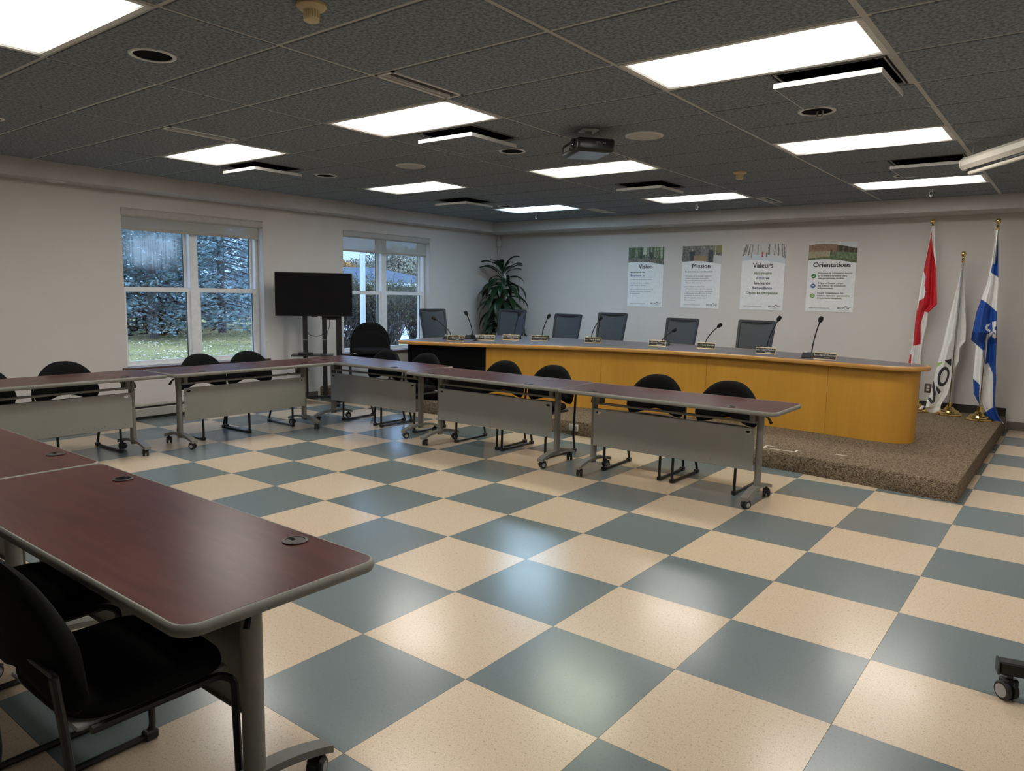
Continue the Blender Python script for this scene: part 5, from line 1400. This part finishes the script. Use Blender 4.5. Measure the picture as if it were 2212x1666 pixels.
# ================================================================== projector
pj = empty('projector', (-0.60,2.70,ZC), R(-38), 'black projector hung from the ceiling', 'projector')
MB().rbox(-0.06,0.06,-0.06,0.06,-0.012,0.004,0.004,1).build('ceiling_plate', M['white_metal'], pj)
MB().cyl((0,0,-0.01),(0,0,-0.075),0.026,14).build('mount_stem', M['shell'], pj)
ar = MB(); ar.rbox(-0.10,0.10,-0.014,0.014,-0.085,-0.070,0.004,1); ar.rbox(-0.014,0.014,-0.10,0.10,-0.085,-0.070,0.004,1)
ar.build('mount_arms', M['shell'], pj)
bd = MB(); bd.rbox(-0.185,0.185,-0.145,0.145,-0.180,-0.085,0.022,3); body = bd.build('body', M['proj_black'], pj)
MB().rbox(-0.155,0.155,-0.118,0.118,-0.1835,-0.178,0.002,1).build('underside', M['proj_under'], pj)
MB().lathe([(0.045,-0.005),(0.045,0.012),(0.036,0.016),(0.034,0.006),(0.0,0.010)],(0.08,-0.148,-0.128),22,'y').xf(Matrix.Identity(4)).build('lens_ring', M['proj_black'], body)
MB().lathe([(0.0,-0.016),(0.02,-0.013),(0.034,-0.004)],(0.08,-0.150,-0.128),22,'y').build('lens', M['lens'], body)
sl = MB()
for k in range(7): sl.box(-0.1865,-0.184,-0.11+k*0.032,-0.092+k*0.032,-0.160,-0.105)
sl.build('vent_slats', M['silver'], body, 0)
fs = MB(); fs.box(-0.12,0.0,-0.1468,-0.1445,-0.15,-0.118); fs.build('connector_panel', M['silver'], body, 0)
t = text_mesh([('EPSON',0.026,0.0,-0.13,'CENTER',0.01)]); t.xf(Matrix.Translation((0.1862,0.03,0)) @ Matrix.Rotation(R(90),4,'Z')); t.build('brand_lettering', M['silver'], body, 0)

# ================================================================== rolled-up projection screen hung across the ceiling
dirv = Vector((0.56,-0.828,0)).normalized(); s_start = Vector((1.575,4.80,2.595)); Ls = 2.35
sc = empty('projection_screen', (s_start.x,s_start.y,s_start.z), math.atan2(dirv.y,dirv.x), 'white rolled-up projection screen hanging at the right ceiling edge', 'projection screen')
oc = [(0.051*math.cos(R(22.5+45*k)),0.051*math.sin(R(22.5+45*k))) for k in range(8)]
mb = MB(); mb.add([(0.012,a,b) for a,b in oc]+[(Ls-0.012,a,b) for a,b in oc],[tuple(range(7,-1,-1)),tuple(range(8,16))]+[(i,(i+1)%8,8+(i+1)%8,8+i) for i in range(8)])
mb.build('casing', M['proj_white'], sc, 20)
for x_ in (0.0, Ls-0.02):
    mb = MB(); mb.add([(x_,a*1.1,b*1.1) for a,b in oc]+[(x_+0.02,a*1.1,b*1.1) for a,b in oc],[tuple(range(7,-1,-1)),tuple(range(8,16))]+[(i,(i+1)%8,8+(i+1)%8,8+i) for i in range(8)])
    mb.build('end_cap', M['proj_white'], sc, 20)
MB().rbox(0.05,Ls-0.05,-0.010,0.010,-0.064,-0.046,0.003,1).build('screen_slot', M['black_metal'], sc)
MB().cyl((0.07,0,-0.080),(Ls-0.06,0,-0.080),0.015,12).build('bottom_bar', M['proj_white'], sc)
for x_ in (0.09, Ls-0.09): MB().cyl((x_,0,0.04),(x_,0,ZC-2.593),0.003,6).build('hanging_hook', M['silver'], sc)

# ================================================================== rolling stand at the right edge: one foot reaches into view
rs_ = empty('rolling_stand', (2.55,1.42,0), R(14), 'black rolling stand, only one caster foot in view at the right edge', 'stand')
for yy, nm in ((-0.12,'base_leg'),(-0.79,'base_leg')):
    l = MB().rbox(-0.31,0.62,yy-0.028,yy+0.028,0.098,0.150,0.006,1).build(nm, M['black_metal'], rs_)
    MB().rbox(-0.318,-0.308,yy-0.030,yy+0.030,0.096,0.152,0.004,1).build('end_cap', M['tv_plastic'], l)
    for xx in (-0.27,0.58):
        w = MB()
        for off_ in (-0.017,0.017): w.lathe([(0.0,off_-0.010),(0.032,off_-0.010),(0.037,off_-0.005),(0.037,off_+0.005),(0.032,off_+0.010),(0.0,off_+0.010)],n=18,axis='x')
        w.xf(Matrix.Translation((xx-0.01,yy-0.012,0.037)) @ Matrix.Rotation(R(35),4,'Z')); c = w.build('caster', M['wheel'], l)
        h = MB().lathe([(0.017,-0.0285),(0.026,-0.0285),(0.026,-0.026),(0.017,-0.026)],n=18,axis='x'); h.xf(Matrix.Translation((xx-0.01,yy-0.012,0.037)) @ Matrix.Rotation(R(35),4,'Z')); h.build('hub', M['hub'], c)
        h = MB().lathe([(0.017,0.026),(0.026,0.026),(0.026,0.0285),(0.017,0.0285)],n=18,axis='x'); h.xf(Matrix.Translation((xx-0.01,yy-0.012,0.037)) @ Matrix.Rotation(R(35),4,'Z')); h.build('hub', M['hub'], c)
        k = MB().rbox(-0.026,0.026,-0.022,0.032,0.048,0.080,0.007,1); k.cyl((0,0,0.07),(0,0,0.10),0.010,10); k.xf(Matrix.Translation((xx,yy,0)) @ Matrix.Rotation(R(35),4,'Z')); k.build('fork', M['black_metal'], c)
MB().rbox(0.13,0.19,-0.79,-0.12,0.098,0.150,0.006,1).build('base_cross_bar', M['black_metal'], rs_)
for yy in (-0.57,-0.34): MB().rbox(0.13,0.19,yy-0.03,yy+0.03,0.15,1.5,0.006,1).build('post', M['black_metal'], rs_)
# ================================================================== outdoors
GZ = -0.18
lw = MB(); NX, NY = 60, 60
for j in range(NY+1):
    for i in range(NX+1):
        x = XL-0.24 - 80*(i/NX)**1.5; y = -40 + 130*j/NY
        d = (XL-x); lw.v.append((x, y, GZ + 0.03*math.sin(x*0.7+y*0.4) - 0.004*d + (0.10*math.sin(d*0.13))))
for j in range(NY):
    for i in range(NX):
        a = j*(NX+1)+i; lw.f.append((a,a+NX+1,a+NX+2,a+1)); lw.m.append(0)
o = lw.build('lawn', M['lawn']); tag(o, 'patchy green lawn with fallen leaves outside the windows', kind='structure')
def gz(x, y):
    d = XL-x; return GZ + 0.03*math.sin(x*0.7+y*0.4) - 0.004*d + 0.10*math.sin(d*0.13)
rl = random.Random(11)
lf = MB()
for k in range(6500):
    d = 3+26*rl.random()**0.9; x = XL-d
    t = rl.uniform(0.36,0.78); y = CAM.y + (CAM.x-x)*t
    s_ = rl.uniform(0.016,0.042); a = rl.uniform(0,6.28); z = gz(x,y)+0.012
    c, s = math.cos(a)*s_, math.sin(a)*s_
    h1, h2 = rl.uniform(0,0.03), rl.uniform(0,0.03)
    lf.add([(x-c,y-s,z+h1),(x+s*0.6,y-c*0.6,z),(x+c,y+s,z+h2),(x-s*0.6,y+c*0.6,z+0.01)],[(0,1,2,3)])
o = lf.build('fallen_leaves', M['dry_leaf'], smooth=0); tag(o, 'pale dry leaves scattered over the lawn', 'leaves', kind='stuff')

def tuft(mb, p, d, L, w, rn):
    """one needle-covered shoot: three long crossed blades"""
    d = d.normalized(); a = d.orthogonal().normalized(); b = d.cross(a)
    e = p + d*L; mid = p + d*L*0.55
    ph = rn.uniform(0, 3.14)
    for k in range(3):
        q = ph+k*math.pi/3; s = (a*math.cos(q)+b*math.sin(q))*w
        mb.add([p, mid+s, e, mid-s], [(0,1,2,3)])
def spruce(x, y, h, base, r0, mat, lab, seed, bare, nb):
    rn = random.Random(seed); z = gz(x,y)
    root = empty('spruce_tree', (x,y,z), 0, lab, 'tree', 'spruces outside the left window')
    MB().tube([(0,0,-0.1),(0.03,0.02,h*0.5),(0,0,h)],[0.15,0.11,0.03],10).build('trunk', M['trunk'], root)
    fo = MB(); tw = MB()
    for k in range(nb):
        t = (k+0.5)/nb
        zb = base + (h-base)*t**1.05
        R0 = r0*(1-t)**0.75*rn.uniform(0.7,1.1)+0.15
        a = k*2.39996+rn.uniform(-0.4,0.4)
        dv = Vector((math.cos(a),math.sin(a),0))
        pts = []
        for s in range(9):
            q = s/8; pts.append(Vector((0,0,zb)) + dv*R0*q + Vector((0,0,R0*(-0.16*q+ (-0.22)*q*q + 0.24*q**3))))
        tw.tube(pts, [0.022*(1-0.8*s/8) for s in range(9)], 4, caps=False)
        for s in range(2 if not bare else 3, 9):
            for rep in range(12):
                side = dv.cross(Vector((0,0,1)))*rn.choice((-1,1))
                L = rn.uniform(0.12,0.28)*(1.25-0.5*s/8)
                L2 = R0*0.34*(1-0.6*s/8)*rn.uniform(0.3,1)
                p0 = pts[s] + side*L2*rn.random() + Vector((0,0,rn.uniform(-0.10,0.04)))
                d = (side*rn.uniform(0.2,1.0) + dv*rn.uniform(0.4,1.0) + Vector((0,0,rn.uniform(-0.35,0.55))))
                tuft(fo, p0, d, L, L*0.14, rn)
    o = tw.build('branches', M['trunk'], root, 60)
    o = fo.build('needles', mat, root, 0); o['kind'] = 'stuff'
    return root
def at_px(t, d):  # point d metres beyond the window wall along a sight line of slope t
    x = XL-d; return x, CAM.y + (CAM.x-x)*t
x, y = at_px(0.594, 17.0); spruce(x, y, 12.0, 1.0, 3.2, M['needle'], 'blue spruce with its trunk in view, right half of the left window', 3, True, 230)
x, y = at_px(0.492, 15.0); spruce(x, y, 11.0, 0.7, 3.0, M['needle_dark'], 'darker spruce in the left half of the left window', 4, False, 220)
x, y = at_px(0.55, 22.0); spruce(x, y, 12.5, 0.4, 3.6, M['needle'], 'blue spruce standing behind the two front spruces', 5, False, 220)
x, y = at_px(0.66, 24.0); spruce(x, y, 12.5, 0.6, 3.4, M['needle'], 'blue spruce at the right, half hidden behind the others', 6, False, 180)
x, y = at_px(0.445, 20.0); spruce(x, y, 12.0, 0.4, 3.4, M['needle_dark'], 'dark spruce at the left side of the left window', 8, False, 180)
# dead lower branches under the dark spruce
x, y = at_px(0.503, 16.2); dz_ = gz(x,y); rn = random.Random(9); db = MB()
for k in range(420):
    a = rn.uniform(0,6.28); r_ = rn.uniform(0.1,1.9); p0 = Vector((r_*math.cos(a), r_*math.sin(a), rn.uniform(0.05,1.5)))
    d = Vector((rn.uniform(-1,1),rn.uniform(-1,1),rn.uniform(-0.2,0.6))); tuft(db, p0, d, rn.uniform(0.2,0.5), 0.03, rn)
o = db.build('dead_branches', M['brown_needles'], smooth=0, loc=(x,y,dz_)); tag(o, 'brown dead branches at the foot of the dark spruce', 'branches', kind='stuff')

# shrub close to the second window
def shrub(x, y, h, rad, lab, seed, n):
    rn = random.Random(seed); z = gz(x,y)
    root = empty('shrub', (x,y,z), 0, lab, 'shrub', 'twiggy shrubs outside the second window')
    tw, lv = MB(), MB()
    for k in range(n):
        a = rn.uniform(0,6.28); r_ = rad*math.sqrt(rn.random())
        p = [Vector((0.35*r_*math.cos(a),0.35*r_*math.sin(a),-0.05))]
        tgt = Vector((r_*math.cos(a), r_*math.sin(a), h*rn.uniform(0.72,1.0)*(1-0.12*(r_/rad)**2)))
        for s in range(1,7):
            q = s/6; b = p[0].lerp(tgt, q); p.append(b + Vector((rn.uniform(-.06,.06),rn.uniform(-.06,.06),0.06*math.sin(q*3.1))))
        tw.tube(p, [0.020*(1-0.85*s/6) for s in range(7)], 4, caps=False)
        for s in range(2,7):
            for rep in range(4):
                d = Vector((rn.uniform(-1,1),rn.uniform(-1,1),rn.uniform(0.2,1.2))).normalized(); L = rn.uniform(0.15,0.45)
                tw.tube([p[s], p[s]+d*L*0.5+Vector((0,0,.02)), p[s]+d*L], [0.007,0.005,0.002], 3, caps=False)
                nl = 0 if s < 4 else 2 if s < 6 else 5
                for q in range(nl):
                    c = p[s]+d*L*rn.random()+Vector((rn.uniform(-.06,.06),rn.uniform(-.06,.06),rn.uniform(-.05,.07)))
                    tuft(lv, c, Vector((rn.uniform(-1,1),rn.uniform(-1,1),rn.uniform(-.4,1))), rn.uniform(0.035,0.07), 0.012, rn)
    tw.build('twigs', M['twig'], root, 0)['kind'] = 'stuff'
    lv.build('leaves', M['shrub_leaf'], root, 0)['kind'] = 'stuff'
x, y = at_px(0.905, 5.2); shrub(x, y, 1.85, 0.85, 'bare twiggy shrub filling the lower part of the second window', 21, 110)
x, y = at_px(1.02, 5.0); shrub(x, y, 1.8, 0.80, 'twiggy shrub at the right of the second window', 22, 110)
x, y = at_px(0.81, 5.6); shrub(x, y, 1.95, 0.8, 'greener shrub behind the television in the second window', 23, 90)
gr = MB(); rn = random.Random(30)
for k in range(1500):
    x, y = at_px(rn.uniform(0.80,1.06), rn.uniform(2.2,3.8)); z = gz(x,y)
    d = Vector((rn.uniform(-1,1),rn.uniform(-1,1),rn.uniform(0.4,1.4))); tuft(gr, Vector((x,y,z)), d, rn.uniform(0.25,0.5), 0.008, rn)
o = gr.build('straw_grass', M['dry_grass'], smooth=0); tag(o, 'clump of straw-coloured grass below the second window', 'grass', kind='stuff')
# white flagpole, brick pier and low building beyond
x, y = at_px(0.862, 3.6)
e = empty('white_post', (x,y,gz(x,y)), 0, 'white post outside the second window', 'post')
MB().cyl((0,0,-0.1),(0,0,4.6),0.058,16).build('shaft', M['post_white'], e)
MB().lathe([(0.0,0.0),(0.13,0.0),(0.13,0.06),(0.08,0.09),(0.07,0.12)],n=16).build('collar', M['post_white'], e)
x, y = at_px(1.085, 1.6)
e = empty('brick_pier', (x,y,gz(x,y)), 0, 'pale brick pier at the right side of the second window', 'pillar')
MB().box(-0.20,0.20,0.05,0.55,-0.1,4.2).build('core', M['brick'], e, 0)
bk_me = MB().rbox(-0.095,0.095,-0.012,0.03,-0.028,0.028,0.004,1).mesh('brick', 0); bk_me.materials.append(M['brick'])
for j in range(58):
    for i in range(2): place('brick', bk_me, None, e, (-0.10+0.2*i+(0.0 if j % 2 else 0.0), 0.05, 0.02+j*0.067))
MB().box(-0.24,-0.20,0.02,0.08,-0.1,4.2).build('corner_strip', M['post_white'], e, 0)
def house(t, d, w, wall_h, ridge, depth, rz, lab):
    x, y = at_px(t, d)
    e = empty('low_building', (x,y,gz(x,y)-0.4), rz, lab, 'building', 'low buildings across the grounds')
    MB().box(-w/2,w/2,0,depth,0,wall_h).build('wall', M['siding'], e, 0)
    ov = 0.5
    r = MB(); a = w/2+ov
    r.add([(-a,-ov,wall_h),(a,-ov,wall_h),(a,depth+ov,wall_h),(-a,depth+ov,wall_h),(-a+depth*0.55,depth/2,ridge),(a-depth*0.55,depth/2,ridge)],[(0,1,5,4),(1,2,5),(2,3,4,5),(3,0,4),(3,2,1,0)])
    rf = r.build('roof', M['roof'], e, 0)
    f = MB(); f.box(-a,a,-ov-0.03,-ov,wall_h-0.18,wall_h+0.03); f.build('fascia', M['post_white'], rf, 0)
    for k in range(int(w//3)):
        xx = -w/2+1.5+k*3
        wo = MB().box(xx-0.6,xx+0.6,-0.04,0.0,0.8,2.0).build('window', M['post_white'], e, 0)
        MB().box(xx-0.52,xx+0.52,-0.05,-0.03,0.88,1.92).build('pane', M['lens'], wo, 0)
house(0.80, 34.0, 17.0, 2.9, 4.15, 9.0, R(60), 'low building with a dark hip roof seen above the shrub')
house(1.00, 54.0, 14.0, 3.2, 4.8, 8.0, R(50), 'second dark-roofed building at the right of the second window')
def round_tree(t, d, h, rad, mat, lab, seed, n, leafsize):
    rn = random.Random(seed); x, y = at_px(t, d); z = gz(x,y)-0.5
    root = empty('autumn_tree', (x,y,z), 0, lab, 'tree', 'autumn trees on the horizon')
    tw, lv = MB(), MB()
    tw.tube([(0,0,-0.2),(0,0,h*0.6),(0,0,h*0.92)],[0.16,0.10,0.02],6)
    for k in range(26):
        a = rn.uniform(0,6.28); zb = h*rn.uniform(0.25,0.85); L = rad*rn.uniform(0.5,1.0)
        e_ = Vector((L*math.cos(a),L*math.sin(a),zb+L*rn.uniform(0.4,0.9)))
        tw.tube([(0,0,zb), e_*0.5+Vector((0,0,zb*0.5)), e_],[0.05,0.03,0.008],4,caps=False)
    for k in range(n*2):
        a = rn.uniform(0,6.28); b = math.acos(rn.uniform(-1,1)); r_ = rn.random()**0.4
        p = Vector((rad*r_*math.sin(b)*math.cos(a), rad*r_*math.sin(b)*math.sin(a), h*0.62+h*0.40*r_*math.cos(b)))
        tuft(lv, p, Vector((rn.uniform(-1,1),rn.uniform(-1,1),rn.uniform(-1,1))), leafsize*0.7*rn.uniform(0.6,1.3), leafsize*0.16, rn)
    tw.build('trunk', M['twig'], root, 60)
    lv.build('foliage', mat, root, 0)['kind'] = 'stuff'
for t, d, h, rad, mt, lab, sd, n, ls in ((0.775,52,6.0,2.6,'autumn','orange autumn tree at the left of the second window',41,900,0.55),
      (0.815,56,5.6,2.6,'autumn','orange autumn tree behind the white post',42,900,0.55),
      (0.855,55,5.8,2.4,'haze_foliage','brownish tree just right of the white post',43,800,0.5),
      (0.905,46,6.6,2.6,'haze_foliage','bare pale tree left of centre in the right-hand panes',44,1100,0.42),
      (0.950,44,6.8,2.6,'haze_foliage','bare birch in the middle of the right-hand panes',45,1100,0.42),
      (0.990,45,6.6,2.6,'haze_foliage','bare birch at the right of the right-hand panes',46,1000,0.42),
      (1.04,47,6.4,2.6,'autumn','yellowish tree by the brick pier',47,800,0.5)):
    round_tree(t, d, h, rad, M[mt], lab, sd, n, ls)

pk = MB(); a0, a1 = [], []
for k in range(9):
    t = 0.74+0.40*k/8
    for d, L in ((8.5,a0),(20.0,a1)):
        x, y = at_px(t, d); L.append((x, y, gz(x,y)+0.03))
pk.add(a0+a1, [(k,k+1,9+k+1,9+k) for k in range(8)])
o = pk.build('driveway', plain('pale_pavement', (0.56,0.58,0.62), 0.8, scale=2)); tag(o, 'pale paved drive beyond the shrubs', kind='structure')
